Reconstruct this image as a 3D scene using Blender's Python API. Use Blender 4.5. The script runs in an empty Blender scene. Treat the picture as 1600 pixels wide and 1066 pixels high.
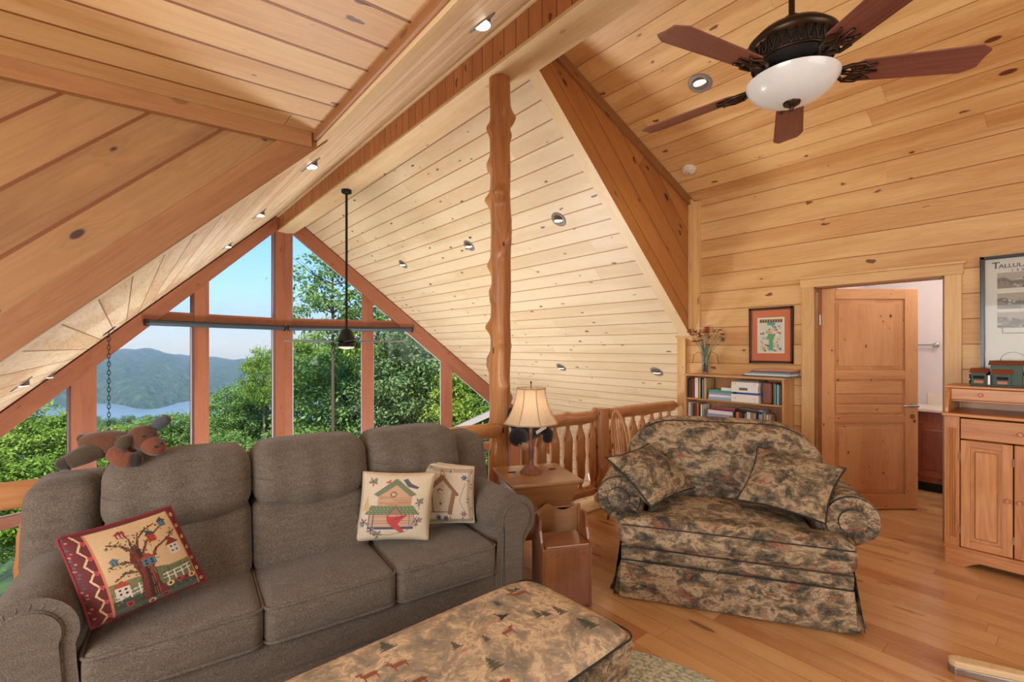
import bpy, bmesh, math, random
import numpy as np
from mathutils import Vector, Matrix
random.seed(7)
S = bpy.context.scene
COL = S.collection
PI = math.pi

# ------------------------------------------------------------------ camera
CAMZ = 1.49; FPX = 741.0; YAW = math.radians(39.39); HOR = 544.0
cam_d = bpy.data.cameras.new('camera'); cam = bpy.data.objects.new('camera', cam_d); COL.objects.link(cam)
cam.location = (0, 0, CAMZ); cam.rotation_euler = (PI/2, 0, -YAW)
cam_d.sensor_width = 36.0; cam_d.lens = 36.0*FPX/1600.0; cam_d.shift_y = (HOR-533.0)/1600.0
cam_d.clip_start = .05; cam_d.clip_end = 9000
S.camera = cam
S.view_settings.view_transform = 'Standard'; S.view_settings.look = 'None'
S.view_settings.exposure = 0.07; S.view_settings.gamma = 1.0; S.view_settings.use_curve_mapping = False

# ------------------------------------------------------------------ sky, sun, large lights
W = bpy.data.worlds.new('sky'); S.world = W; W.use_nodes = True
wn = W.node_tree.nodes; wl = W.node_tree.links
bg = wn['Background']; sky = wn.new('ShaderNodeTexSky'); sky.sky_type = 'NISHITA'
sky.sun_disc = False; sky.sun_elevation = math.radians(48); sky.sun_rotation = math.radians(200)
sky.air_density = 1.0; sky.dust_density = .15; sky.ozone_density = 3.0
tint = wn.new('ShaderNodeMix'); tint.data_type = 'RGBA'; tint.blend_type = 'MULTIPLY'; tint.inputs[0].default_value = 1; tint.inputs[7].default_value = (.64, .91, 1.30, 1)
wl.new(sky.outputs[0], tint.inputs[6]); wl.new(tint.outputs[2], bg.inputs[0]); bg.inputs[1].default_value = .225

def lamp(kind, name, loc, energy, color=(1,1,1), rot=None, to=None, size=None, size_y=None, **kw):
    d = bpy.data.lights.new(name, kind); d.energy = energy; d.color = color
    o = bpy.data.objects.new(name, d); COL.objects.link(o); o.location = loc
    if rot: o.rotation_euler = rot
    if to is not None: o.rotation_euler = (Vector(to)-Vector(loc)).to_track_quat('-Z', 'Y').to_euler()
    if size is not None and kind == 'AREA':
        d.size = size
        if size_y: d.shape = 'RECTANGLE'; d.size_y = size_y
    elif size is not None: d.shadow_soft_size = size
    for k, v in kw.items(): setattr(d, k, v)
    return o
lamp('SUN', 'sun', (0, 0, 50), 7.2, (1.0, .95, .84), to=(14, 36, 6), angle=math.radians(.6))
# left window daylight, added unseen fill behind the camera, upward light from great room
lamp('AREA', 'left_window_daylight', (-2.3, .6, 1.5), 112, (1.0, .985, .93), to=(4, .9, 1.3), size=2.4, size_y=1.5)
lamp('AREA', 'back_fill_light', (1.6, -2.8, 1.7), 64, (1.0, .985, .93), to=(2.2, 3, 1.2), size=3.0, size_y=1.8)
lamp('AREA', 'lower_room_light', (2.2, 6.6, -2.2), 265, (1.0, .975, .94), rot=(PI, 0, 0), size=1.6)

# ------------------------------------------------------------------ node helpers and materials
def lin(c):
    f = lambda v: v/12.92 if v <= .04045 else ((v+.055)/1.055)**2.4
    return tuple(f(x/255.0) for x in c[:3])+(1.0,)

class NT:
    def __init__(s, name):
        s.m = bpy.data.materials.new(name); s.m.use_nodes = True
        s.t = s.m.node_tree; s.n = s.t.nodes; s.l = s.t.links
        s.b = s.n['Principled BSDF']; s.out = s.n['Material Output']
    def put(s, sock, v):
        if hasattr(v, 'is_linked') or hasattr(v, 'links'): s.l.new(v, sock)
        else: sock.default_value = v
    def math(s, op, a, b=0.0, c=0.0):
        n = s.n.new('ShaderNodeMath'); n.operation = op
        s.put(n.inputs[0], a); s.put(n.inputs[1], b)
        if op in ('MULTIPLY_ADD', 'COMPARE', 'SMOOTH_MIN'): s.put(n.inputs[2], c)
        return n.outputs[0]
    def mix(s, f, a, b, blend='MIX'):
        n = s.n.new('ShaderNodeMix'); n.data_type = 'RGBA'; n.blend_type = blend
        s.put(n.inputs[0], f); s.put(n.inputs[6], a); s.put(n.inputs[7], b); return n.outputs[2]
    def comb(s, x, y, z=0.0):
        n = s.n.new('ShaderNodeCombineXYZ'); s.put(n.inputs[0], x); s.put(n.inputs[1], y); s.put(n.inputs[2], z); return n.outputs[0]
    def sep(s, v):
        n = s.n.new('ShaderNodeSeparateXYZ'); s.put(n.inputs[0], v); return n.outputs
    def noise(s, v, sc, det=3.0, rough=.5, dist=0.0):
        n = s.n.new('ShaderNodeTexNoise'); s.put(n.inputs['Vector'], v); n.inputs['Scale'].default_value = sc
        n.inputs['Detail'].default_value = det; n.inputs['Roughness'].default_value = rough; n.inputs['Distortion'].default_value = dist
        return n.outputs
    def white(s, v, dims='2D'):
        n = s.n.new('ShaderNodeTexWhiteNoise'); n.noise_dimensions = dims; s.put(n.inputs['Vector'], v); return n.outputs[0]
    def voro(s, v, sc, feat='F1', rnd=1.0):
        n = s.n.new('ShaderNodeTexVoronoi'); n.feature = feat; s.put(n.inputs['Vector'], v); n.inputs['Scale'].default_value = sc
        n.inputs['Randomness'].default_value = rnd; return n.outputs
    def step(s, v, a, b, lo=0.0, hi=1.0):
        n = s.n.new('ShaderNodeMapRange'); n.interpolation_type = 'SMOOTHSTEP'; s.put(n.inputs[0], v)
        n.inputs[1].default_value = a; n.inputs[2].default_value = b; n.inputs[3].default_value = lo; n.inputs[4].default_value = hi
        return n.outputs[0]
    def ramp(s, f, stops, const=False):
        n = s.n.new('ShaderNodeValToRGB'); s.put(n.inputs[0], f); r = n.color_ramp
        if const: r.interpolation = 'CONSTANT'
        while len(r.elements) < len(stops): r.elements.new(.5)
        for e, (p, c) in zip(r.elements, stops): e.position = p; e.color = c
        return n.outputs[0]
    def uv(s): return s.n.new('ShaderNodeTexCoord').outputs['UV']
    def obj(s): return s.n.new('ShaderNodeTexCoord').outputs['Object']
    def attr(s, name):
        n = s.n.new('ShaderNodeAttribute'); n.attribute_name = name; return n
    def bump(s, h, strength=.3, dist=.01):
        n = s.n.new('ShaderNodeBump'); n.inputs['Strength'].default_value = strength; n.inputs['Distance'].default_value = dist
        s.put(n.inputs['Height'], h); s.l.new(n.outputs[0], s.b.inputs['Normal'])
    def fin(s, col=None, rough=None, **kw):
        if col is not None: s.put(s.b.inputs['Base Color'], col)
        if rough is not None: s.put(s.b.inputs['Roughness'], rough)
        for k, v in kw.items(): s.put(s.b.inputs[k.replace('_', ' ')], v)
        return s.m

def pine(name, base, dark, knot=(95, 50, 25), width=.19, groove=1.0, knots=1.0, rough=.45, L=2.8, var=.10, gcol=None, joint=1.0, grain=1.0, coat=0.0, kscale=1.0, gw=.012, kstretch=1.0, fig=.40):
    """wood with optional boards; UV u runs along the grain, v across it, both in metres"""
    n = NT(name); U, V, _ = n.sep(n.uv())
    r = n.math('DIVIDE', V, width); row = n.math('FLOOR', r); fv = n.math('FRACT', r)
    rr = n.white(n.comb(row, 3.7))
    U2 = n.math('ADD', U, n.math('MULTIPLY', rr, 17.0)); cu = n.math('DIVIDE', U2, L)
    col = n.math('FLOOR', cu); fu = n.math('FRACT', cu)
    r2 = n.white(n.comb(row, col)); r3 = n.white(n.comb(col, n.math('ADD', row, 51.3)))
    P = n.comb(U2, V, n.math('MULTIPLY', r2, 40.0))
    # knots
    mp = n.n.new('ShaderNodeMapping'); mp.inputs['Scale'].default_value = (2.6*kscale*kstretch, 5.5*kscale, 1.0); n.l.new(P, mp.inputs[0])
    vo = n.voro(mp.outputs[0], 1.0); vd = vo['Distance']; vc = n.sep(vo['Color'])
    size = n.step(vc[0], .30, 1.0, .03, .125)
    k = n.math('SUBTRACT', 1.0, n.step(n.math('SUBTRACT', vd, size), -.012, .02))
    kc = n.math('MULTIPLY', k, n.step(vc[1], .38, .42)); kc = n.math('MULTIPLY', kc, knots)
    mq = n.n.new('ShaderNodeMapping'); mq.inputs['Scale'].default_value = (3.7*kscale*kstretch, 9.0*kscale, 1.0); mq.inputs['Location'].default_value = (5.1, 2.3, 7.7); n.l.new(P, mq.inputs[0])
    wob = n.n.new('ShaderNodeVectorMath'); wob.operation = 'MULTIPLY_ADD'; n.l.new(n.noise(P, 22.0, 2.0)['Color'], wob.inputs[0]); wob.inputs[1].default_value = (.35, .35, 0); n.l.new(mq.outputs[0], wob.inputs[2])
    v2 = n.voro(wob.outputs[0], 1.0); c2 = n.sep(v2['Color']); s2 = n.step(c2[0], .2, 1.0, .04, .15)
    k2 = n.math('MULTIPLY', n.math('SUBTRACT', 1.0, n.step(n.math('SUBTRACT', v2['Distance'], s2), -.015, .03)), n.step(c2[1], .36, .40)); kc = n.math('MAXIMUM', kc, n.math('MULTIPLY', k2, knots*.9))
    halo = n.math('MULTIPLY', n.math('SUBTRACT', 1.0, n.step(n.math('SUBTRACT', vd, size), 0.0, .28)), n.step(vc[1], .38, .42))
    # grain
    m1 = n.n.new('ShaderNodeMapping'); m1.inputs['Scale'].default_value = (.9, 9.0, 1.0); n.l.new(P, m1.inputs[0])
    g1 = n.noise(m1.outputs[0], 1.0, 2.0, .5, .4)[0]
    g1 = n.math('ADD', g1, n.math('MULTIPLY', halo, .16*knots))
    rings = n.math('MULTIPLY', n.math('ADD', n.math('SINE', n.math('MULTIPLY', g1, 55.0)), 1.0), .5)
    m2 = n.n.new('ShaderNodeMapping'); m2.inputs['Scale'].default_value = (3.0, 90.0, 1.0); n.l.new(P, m2.inputs[0])
    g2 = n.noise(m2.outputs[0], 1.0, 2.0, .6)[0]
    g3 = n.noise(m1.outputs[0], .45, 1.0, .5)[0]
    f = n.math('ADD', n.math('MULTIPLY', rings, .20*grain), n.math('MULTIPLY', n.step(g2, .3, .75), .24*grain))
    f = n.math('ADD', f, n.math('MULTIPLY', n.step(g3, .46, .60), fig))
    f = n.math('ADD', f, n.math('MULTIPLY', halo, .18*knots))
    f = n.math('ADD', f, n.math('MULTIPLY', n.math('SUBTRACT', r3, .5), var*4))
    n.n[-1].use_clamp = True
    c = n.mix(f, lin(base), lin(dark))
    c = n.mix(kc, c, lin(knot))
    hgt = n.math('MULTIPLY', kc, -.1)
    if groove > 0:
        e = n.math('MINIMUM', fv, n.math('SUBTRACT', 1.0, fv)); e = n.math('MULTIPLY', e, width)
        ge = n.math('SUBTRACT', 1.0, n.step(e, gw*.25, gw*.55))
        fe = n.math('MULTIPLY', n.math('MINIMUM', fu, n.math('SUBTRACT', 1.0, fu)), L)
        je = n.math('MULTIPLY', n.math('SUBTRACT', 1.0, n.step(fe, .0008, .0022)), joint)
        gg = n.math('MAXIMUM', ge, je)
        c = n.mix(n.math('MULTIPLY', gg, groove), c, lin(gcol or [v*.45 for v in dark]))
        hgt = n.math('ADD', hgt, n.math('MULTIPLY', gg, -1.0))
    n.bump(hgt, .5, .004)
    m = n.fin(c, rough)
    if coat: n.b.inputs['Coat Weight'].default_value = coat; n.b.inputs['Coat Roughness'].default_value = .12
    return m

def flat(name, c, rough=.5, metal=0.0, spec=None, emit=None, es=1.0):
    n = NT(name)
    v = n.noise(n.obj(), 9.0, 2.0)[0]
    col = n.mix(n.math('MULTIPLY', v, .16), lin(c), lin([x*.8 for x in c]))
    n.fin(col, rough, Metallic=metal)
    if emit: n.b.inputs['Emission Color'].default_value = lin(emit); n.b.inputs['Emission Strength'].default_value = es
    return n.m

M = {}
M['pale'] = pine('pale_pine_boards', (232, 216, 184), (212, 188, 148), knot=(96, 76, 66), gcol=(168, 116, 76), var=.07, gw=.014, kscale=1.15, grain=.6, joint=.5)
M['paleleft'] = pine('pale_streaked_boards', (238, 222, 194), (202, 164, 122), knot=(120, 88, 66), gcol=(150, 100, 64), var=.05, gw=.012, kscale=.8, grain=1.5, joint=.4, knots=.5)
M['honey'] = pine('honey_pine_boards', (232, 196, 138), (200, 150, 94), knot=(104, 56, 34), gcol=(150, 96, 52), var=.13, gw=.007, L=3.6, joint=.4, fig=.5)
M['cheek'] = pine('shaded_right_cheek_pine', (186, 128, 72), (150, 94, 48), knot=(60, 30, 22), gcol=(110, 64, 32), var=.08, gw=.008, L=6, width=.22)  # same pine, with the right cheek's shade put into a darker colour
M['dormer'] = pine('shaded_left_cheek_pine', (162, 122, 78), (130, 90, 56), knot=(66, 40, 38), gcol=(118, 68, 36), var=.05, gw=.018, fig=.5, L=5.0, width=.2)  # shade of the left cheek darkened into the board colour
M['dormerceil'] = pine('tan_pine_boards', (212, 178, 128), (186, 142, 92), knot=(84, 54, 44), gcol=(126, 76, 40), var=.05, gw=.018, L=5.0, width=.2, fig=.5)
M['loghor'] = pine('log_siding_boards', (228, 190, 134), (200, 150, 94), knot=(104, 54, 30), gcol=(150, 96, 52), var=.08, fig=.5, gw=.008, L=6, width=.19, joint=0)
M['floor'] = pine('wood_floor_boards', (214, 168, 114), (182, 124, 76), knot=(96, 56, 38), gcol=(140, 88, 54), var=.15, width=.125, gw=.003, L=1.5, knots=.7, rough=.28, coat=.25, kscale=1.2, kstretch=.45, fig=.6, joint=.5)
M['trim'] = pine('pine_trim', (228, 192, 136), (202, 156, 102), groove=0, var=.0, knots=.5, width=3, L=30)
M['trimdark'] = pine('amber_trim', (164, 116, 72), (132, 86, 52), groove=0, var=.0, knots=.5, width=3, L=30)
M['trimpale'] = pine('pale_trim', (228, 206, 166), (206, 174, 128), groove=0, var=.0, knots=.4, width=3, L=30)
M['frame'] = pine('red_stained_frame', (168, 108, 80), (140, 84, 60), groove=0, var=.0, knots=.5, width=3, L=30)
M['log'] = pine('varnished_log', (206, 150, 94), (152, 94, 52), knot=(66, 32, 20), groove=0, var=0, knots=1.0, width=3, L=30, rough=.42, coat=.15, fig=.6, kscale=1.6)
M['lograil'] = pine('varnished_rail', (204, 150, 98), (168, 108, 64), knot=(80, 40, 18), groove=0, var=.03, knots=1.0, width=3, L=30, rough=.35, coat=.25, kscale=1.6)
M['maple'] = pine('brown_maple', (164, 118, 72), (132, 86, 48), groove=0, var=0, knots=0, width=3, L=30, rough=.3, coat=.3)
M['desk'] = pine('oiled_pine', (214, 152, 90), (178, 110, 58), groove=0, var=0, knots=.0, width=3, L=30, rough=.35, coat=.15, grain=1.7)
M['doorw'] = pine('knotty_door_pine', (220, 166, 112), (198, 134, 86), knot=(92, 40, 28), groove=0, var=0, knots=1.0, width=3, L=30, kscale=1.9, kstretch=1.6)
M['shelfw'] = pine('bookcase_pine', (206, 158, 108), (180, 126, 78), groove=0, var=0, knots=.2, width=3, L=30)
M['cherry'] = pine('cherry_wood', (150, 76, 46), (112, 50, 30), groove=0, var=0, knots=.4, width=3, L=30, rough=.35)
M['blade'] = pine('rosewood_blade', (134, 82, 70), (98, 56, 48), groove=0, var=0, knots=0, width=3, L=30, rough=.4, grain=1.4)
M['bronze'] = flat('dark_bronze', (70, 56, 46), .35, .9)
M['black'] = flat('black_metal', (34, 38, 36), .4, .6)
M['blackp'] = flat('black_frame', (26, 28, 36), .25)
M['silver'] = flat('satin_nickel', (176, 176, 174), .3, .9)
M['brass'] = flat('brass', (176, 128, 62), .3, .9)
M['white'] = flat('white_plastic', (232, 226, 210), .4)
M['whitetrim'] = flat('white_vinyl', (215, 215, 222), .4)
M['wallwhite'] = flat('white_plaster', (222, 212, 208), .8)
M['counter'] = flat('cream_counter', (228, 212, 196), .3)
M['shade'] = flat('grey_shade_tube', (62, 76, 88), .4)
M['dark'] = flat('dark_gap', (20, 16, 14), .8)
M['paper'] = flat('page_paper', (226, 220, 206), .7)
def emis(name, c, s):
    n = NT(name); n.fin(lin((20, 20, 20)), .5); n.b.inputs['Emission Color'].default_value = lin(c); n.b.inputs['Emission Strength'].default_value = s
    return n.m
M['bulb'] = emis('lit_bulb', (255, 240, 214), 9.0); M['dimbulb'] = emis('shaded_bulb', (255, 226, 186), 2.2); M['ring'] = flat('spot_ring', (128, 130, 130), .45)
def glass():
    n = NT('window_glass'); n.n.remove(n.b)
    tr = n.n.new('ShaderNodeBsdfTransparent'); gl = n.n.new('ShaderNodeBsdfGlossy'); gl.inputs['Roughness'].default_value = .0
    fr = n.n.new('ShaderNodeFresnel'); fr.inputs[0].default_value = 1.45; mx = n.n.new('ShaderNodeMixShader')
    tr.inputs[0].default_value = (.95, .97, .98, 1)
    n.l.new(n.math('MULTIPLY', fr.outputs[0], .22), mx.inputs[0]); n.l.new(tr.outputs[0], mx.inputs[1]); n.l.new(gl.outputs[0], mx.inputs[2]); n.l.new(mx.outputs[0], n.out.inputs[0])
    return n.m
M['glass'] = glass()
def tweed():
    n = NT('grey_brown_tweed'); o = n.obj()
    a = n.noise(o, 420, 1.0)[0]
    X, Y, Z = n.sep(o)
    b = n.noise(n.comb(n.math('MULTIPLY', X, 160), n.math('MULTIPLY', Y, 160), n.math('MULTIPLY', Z, 420)), 1.0, 1.0)[0]
    c = n.noise(n.comb(n.math('MULTIPLY', X, 12), n.math('MULTIPLY', Y, 12), n.math('MULTIPLY', Z, 60)), 1.0, 3.0)[0]
    f = n.math('ADD', n.math('MULTIPLY', a, .55), n.math('ADD', n.math('MULTIPLY', b, .35), n.math('MULTIPLY', c, .14)))
    col = n.ramp(f, [(.32, lin((62, 53, 46))), (.5, lin((90, 80, 69))), (.68, lin((132, 120, 104)))])
    n.bump(f, .5, .003); return n.fin(col, .95, Sheen_Weight=.15)
M['tweed'] = tweed()
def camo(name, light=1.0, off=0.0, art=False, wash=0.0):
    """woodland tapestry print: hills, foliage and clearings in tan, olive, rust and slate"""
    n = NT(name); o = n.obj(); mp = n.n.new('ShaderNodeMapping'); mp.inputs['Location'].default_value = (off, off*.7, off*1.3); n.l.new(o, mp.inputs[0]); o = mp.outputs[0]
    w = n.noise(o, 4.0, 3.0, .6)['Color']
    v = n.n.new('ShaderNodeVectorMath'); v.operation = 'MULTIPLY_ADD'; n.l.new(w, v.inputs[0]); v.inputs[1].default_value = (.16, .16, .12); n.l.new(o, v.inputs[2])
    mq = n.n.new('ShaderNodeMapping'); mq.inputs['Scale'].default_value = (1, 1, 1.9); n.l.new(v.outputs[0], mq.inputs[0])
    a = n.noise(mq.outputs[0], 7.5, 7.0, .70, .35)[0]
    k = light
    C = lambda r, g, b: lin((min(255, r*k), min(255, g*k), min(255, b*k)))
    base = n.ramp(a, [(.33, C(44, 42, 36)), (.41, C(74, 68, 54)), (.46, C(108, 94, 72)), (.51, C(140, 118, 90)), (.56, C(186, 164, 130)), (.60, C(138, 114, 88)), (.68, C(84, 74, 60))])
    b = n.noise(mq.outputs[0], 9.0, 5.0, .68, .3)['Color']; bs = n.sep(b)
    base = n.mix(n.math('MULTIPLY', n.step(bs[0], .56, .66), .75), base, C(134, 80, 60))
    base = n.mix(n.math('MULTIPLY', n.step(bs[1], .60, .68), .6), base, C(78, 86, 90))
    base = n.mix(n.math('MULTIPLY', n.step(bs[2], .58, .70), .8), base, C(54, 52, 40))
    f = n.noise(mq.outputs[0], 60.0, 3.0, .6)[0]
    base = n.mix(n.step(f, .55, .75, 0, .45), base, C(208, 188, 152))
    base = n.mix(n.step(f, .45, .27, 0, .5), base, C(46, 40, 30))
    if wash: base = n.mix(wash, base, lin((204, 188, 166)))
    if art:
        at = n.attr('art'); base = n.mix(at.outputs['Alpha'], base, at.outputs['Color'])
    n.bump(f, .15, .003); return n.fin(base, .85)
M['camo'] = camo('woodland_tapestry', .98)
M['camolit'] = camo('woodland_tapestry_lit_top', 1.22, 3.0, art=True, wash=.32)  # paler copy of the print: light on the ottoman top is in the colour
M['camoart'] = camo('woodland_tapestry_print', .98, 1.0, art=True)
M['cord'] = flat('dark_piping', (44, 42, 38), .8)
M['tancord'] = flat('tan_piping', (176, 156, 126), .8)
def artmat():
    n = NT('printed_cloth'); a = n.attr('art'); f = n.noise(n.obj(), 300, 1.0)[0]
    c = n.mix(n.math('MULTIPLY', f, .3), a.outputs['Color'], lin((90, 80, 70))); n.bump(f, .3, .002); return n.fin(c, .9)
M['art'] = artmat()
def artflat():
    n = NT('printed_paper'); a = n.attr('art'); return n.fin(a.outputs['Color'], .35)
M['print'] = artflat()
def plush(name, c):
    n = NT(name); f = n.noise(n.obj(), 160, 3.0)[0]; n.bump(f, .5, .004)
    return n.fin(n.mix(f, lin(c), lin([v*.62 for v in c])), .95, Sheen_Weight=.3)
for k, c in dict(plushbrown=(108, 64, 40), plushdark=(58, 44, 40), plushred=(134, 74, 46), plushgrey=(80, 86, 92), plusholive=(82, 68, 46), plushblack=(24, 21, 20), plushpale=(208, 164, 128)).items():
    M[k] = plush(k, c)

# ------------------------------------------------------------------ mesh builder
class MB:
    def __init__(s): s.v = []; s.f = []; s.uv = []; s.mi = []; s.col = None
    def face(s, pts, uvs=None, mi=0):
        b = len(s.v); s.v += [tuple(p) for p in pts]; s.f.append(tuple(range(b, b+len(pts))))
        s.uv.append(uvs or [(0, 0)]*len(pts)); s.mi.append(mi)
    def poly(s, pts, g=(1, 0, 0), mi=0, off=(0, 0)):
        """planar polygon, uv in metres with u along g"""
        P = [Vector(p) for p in pts]; n = Vector((0, 0, 0))
        for i in range(len(P)): n += P[i].cross(P[(i+1) % len(P)])
        n.normalize() if n.length else None
        g = Vector(g); g = g-n*g.dot(n)
        if g.length < 1e-4: g = Vector((0, 1, 0)) if abs(n.y) < .9 else Vector((1, 0, 0)); g = g-n*g.dot(n)
        g.normalize(); w = n.cross(g)
        if w.z < -.01 or (abs(w.z) <= .01 and (w.x+w.y) < 0): w = -w
        s.face(pts, [(p.dot(g)+off[0], p.dot(w)+off[1]) for p in P], mi)
    def box(s, a, b, g=None, M4=None, mi=0, off=None):
        a = Vector(a); b = Vector(b)
        for i in range(3):
            if a[i] > b[i]: a[i], b[i] = b[i], a[i]
        d = b-a
        if g is None: g = [(1, 0, 0), (0, 1, 0), (0, 0, 1)][max(range(3), key=lambda i: d[i])]
        if off is None: off = (random.uniform(0, 9), random.uniform(0, 2.5))
        if off == 0: off = (0, 0)
        c = [Vector((x, y, z)) for z in (a.z, b.z) for y in (a.y, b.y) for x in (a.x, b.x)]
        G = Vector(g)
        for q in ((0, 2, 3, 1), (4, 5, 7, 6), (0, 1, 5, 4), (2, 6, 7, 3), (0, 4, 6, 2), (1, 3, 7, 5)):
            pts = [c[i] for i in q]
            t = MB(); t.poly(pts, G, mi, off)
            if M4 is not None: pts = [M4 @ p for p in pts]
            s.face(pts, t.uv[0], mi)
        return s
    def beam(s, p0, p1, w, h, up=(0, 0, 1), mi=0):
        """box from p0 to p1, cross-section w (sideways) x h (along up), centred"""
        p0 = Vector(p0); p1 = Vector(p1); x = (p1-p0); L = x.length; x.normalize(); y = Vector(up).cross(x).normalized(); z = x.cross(y)
        m = Matrix((x, y, z)).transposed().to_4x4(); m.translation = p0
        s.box((0, -w/2, -h/2), (L, w/2, h/2), (1, 0, 0), m, mi); return s
    def grid(s, fn, nu, nv, uvs=(1, 1), mi=0, cu=False, cv=False):
        b = len(s.v); NU = nu if cu else nu+1; NV = nv if cv else nv+1
        for i in range(NU):
            for j in range(NV): s.v.append(tuple(fn(i/nu, j/nv)))
        for i in range(nu):
            for j in range(nv):
                i2 = (i+1) % NU; j2 = (j+1) % NV
                s.f.append((b+i*NV+j, b+i2*NV+j, b+i2*NV+j2, b+i*NV+j2)); s.mi.append(mi)
                u0, u1, v0, v1 = i/nu*uvs[0], (i+1)/nu*uvs[0], j/nv*uvs[1], (j+1)/nv*uvs[1]
                s.uv.append([(u0, v0), (u1, v0), (u1, v1), (u0, v1)])
        return s
    def tube(s, path, r, seg=10, mi=0, closed=False, cap=True):
        P = [Vector(p) for p in path]; n = len(P)
        R = r if isinstance(r, (list, tuple)) else [r]*n
        T = []
        for i in range(n):
            a = P[(i-1) % n] if closed or i > 0 else P[i]; b = P[(i+1) % n] if closed or i < n-1 else P[i]
            T.append((b-a).normalized())
        up = Vector((0, 0, 1)) if abs(T[0].z) < .9 else Vector((1, 0, 0))
        x = T[0].cross(up).normalized(); F = []
        for i in range(n):
            x = (x-T[i]*x.dot(T[i])).normalized(); F.append((x, T[i].cross(x)))
        b = len(s.v); L = [0]
        for i in range(1, n): L.append(L[-1]+(P[i]-P[i-1]).length)
        o = random.uniform(0, 9)
        for i in range(n):
            for k in range(seg):
                a = 2*PI*k/seg; s.v.append(tuple(P[i]+F[i][0]*(R[i]*math.cos(a))+F[i][1]*(R[i]*math.sin(a))))
        m = n if closed else n-1
        for i in range(m):
            i2 = (i+1) % n
            for k in range(seg):
                k2 = (k+1) % seg; s.f.append((b+i*seg+k, b+i*seg+k2, b+i2*seg+k2, b+i2*seg+k)); s.mi.append(mi)
                c = 2*PI*R[i]/seg; l1 = L[i2] if i2 else L[i]+.01
                s.uv.append([(L[i]+o, k*c), (L[i]+o, (k+1)*c), (l1+o, (k+1)*c), (l1+o, k*c)])
        if cap and not closed:
            for i, rev in ((0, 0), (n-1, 1)):
                idx = [b+i*seg+k for k in range(seg)]
                if not rev: idx.reverse()
                s.f.append(tuple(idx)); s.mi.append(mi); s.uv.append([(s.v[q][0], s.v[q][1]) for q in idx])
        return s
    def lathe(s, prof, c=(0, 0, 0), seg=24, mi=0, axis=None):
        """prof: (r, z) list revolved about z through c (or about axis)"""
        c = Vector(c); q = Vector((0, 0, 1)).rotation_difference(Vector(axis)) if axis is not None else None
        b = len(s.v); n = len(prof)
        for r, z in prof:
            for k in range(seg):
                a = 2*PI*k/seg; p = Vector((r*math.cos(a), r*math.sin(a), z))
                if q: p = q @ p
                s.v.append(tuple(c+p))
        for i in range(n-1):
            for k in range(seg):
                k2 = (k+1) % seg; s.f.append((b+i*seg+k, b+i*seg+k2, b+(i+1)*seg+k2, b+(i+1)*seg+k)); s.mi.append(mi)
                w = 2*PI*max(prof[i][0], .01)/seg; s.uv.append([(prof[i][1], k*w), (prof[i][1], (k+1)*w), (prof[i+1][1], (k+1)*w), (prof[i+1][1], k*w)])
        for i, rev in ((0, 1), (n-1, 0)):
            if prof[i][0] > .0005:
                idx = [b+i*seg+k for k in range(seg)]
                if rev: idx.reverse()
                s.f.append(tuple(idx)); s.mi.append(mi); s.uv.append([(s.v[x][0], s.v[x][1]) for x in idx])
        return s
    def prism(s, pts2, z0, z1, fr, g=(0, 0, 1), mi=0):
        """extrude polygon pts2 (in plane fr=(origin,x,y,n)) from z0 to z1 along n"""
        o, x, y, n = [Vector(q) for q in fr]
        A = [o+x*p[0]+y*p[1]+n*z0 for p in pts2]; B = [o+x*p[0]+y*p[1]+n*z1 for p in pts2]
        of = (random.uniform(0, 9), random.uniform(0, 2))
        s.poly(A[::-1], g, mi, of); s.poly(B, g, mi, of)
        for i in range(len(A)):
            j = (i+1) % len(A); s.poly([A[i], A[j], B[j], B[i]], g, mi, of)
        return s
    def rbox(s, c, half, r, crown=(0, 0, 0), n=10, M4=None, mi=0, fn=None):
        """soft rounded box with crowned faces"""
        c = Vector(c); h = Vector(half); r = min(r, *[x for x in h])
        def ax(i):
            hi = h[i]; ins = hi-r; k = max(2, n)
            t = [-ins+2*ins*j/k for j in range(k+1)] if ins > 1e-4 else [0]
            e = [ins+r*math.tan(PI/4*q/3) for q in (1, 2, 3)]
            return [-x for x in reversed(e)]+t+e
        A = [ax(0), ax(1), ax(2)]; base = len(s.v); ids = {}
        def vid(i, j, k):
            key = (i, j, k)
            if key in ids: return ids[key]
            p = Vector((A[0][i], A[1][j], A[2][k])); q = Vector([max(-(h[a]-r), min(h[a]-r, p[a])) for a in range(3)])
            d = p-q
            if d.length > 1e-9: p = q+d.normalized()*r
            x, y, z = p.x/h.x, p.y/h.y, p.z/h.z
            p = p+Vector((crown[0]*x*(1-y*y)*(1-z*z), crown[1]*y*(1-x*x)*(1-z*z), crown[2]*z*(1-x*x)*(1-y*y)))
            if fn: p = Vector(fn(p))
            p = p+c
            if M4 is not None: p = M4 @ p
            ids[key] = len(s.v); s.v.append(tuple(p)); return ids[key]
        N = [len(a)-1 for a in A]
        def fc(q):
            s.f.append(tuple(q)); s.mi.append(mi); s.uv.append([(s.v[i][0]+s.v[i][1], s.v[i][2]) for i in q])
        for i in range(N[0]):
            for j in range(N[1]):
                fc([vid(i, j, 0), vid(i, j+1, 0), vid(i+1, j+1, 0), vid(i+1, j, 0)]); fc([vid(i, j, N[2]), vid(i+1, j, N[2]), vid(i+1, j+1, N[2]), vid(i, j+1, N[2])])
        for i in range(N[0]):
            for k in range(N[2]):
                fc([vid(i, 0, k), vid(i+1, 0, k), vid(i+1, 0, k+1), vid(i, 0, k+1)]); fc([vid(i, N[1], k), vid(i, N[1], k+1), vid(i+1, N[1], k+1), vid(i+1, N[1], k)])
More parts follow.
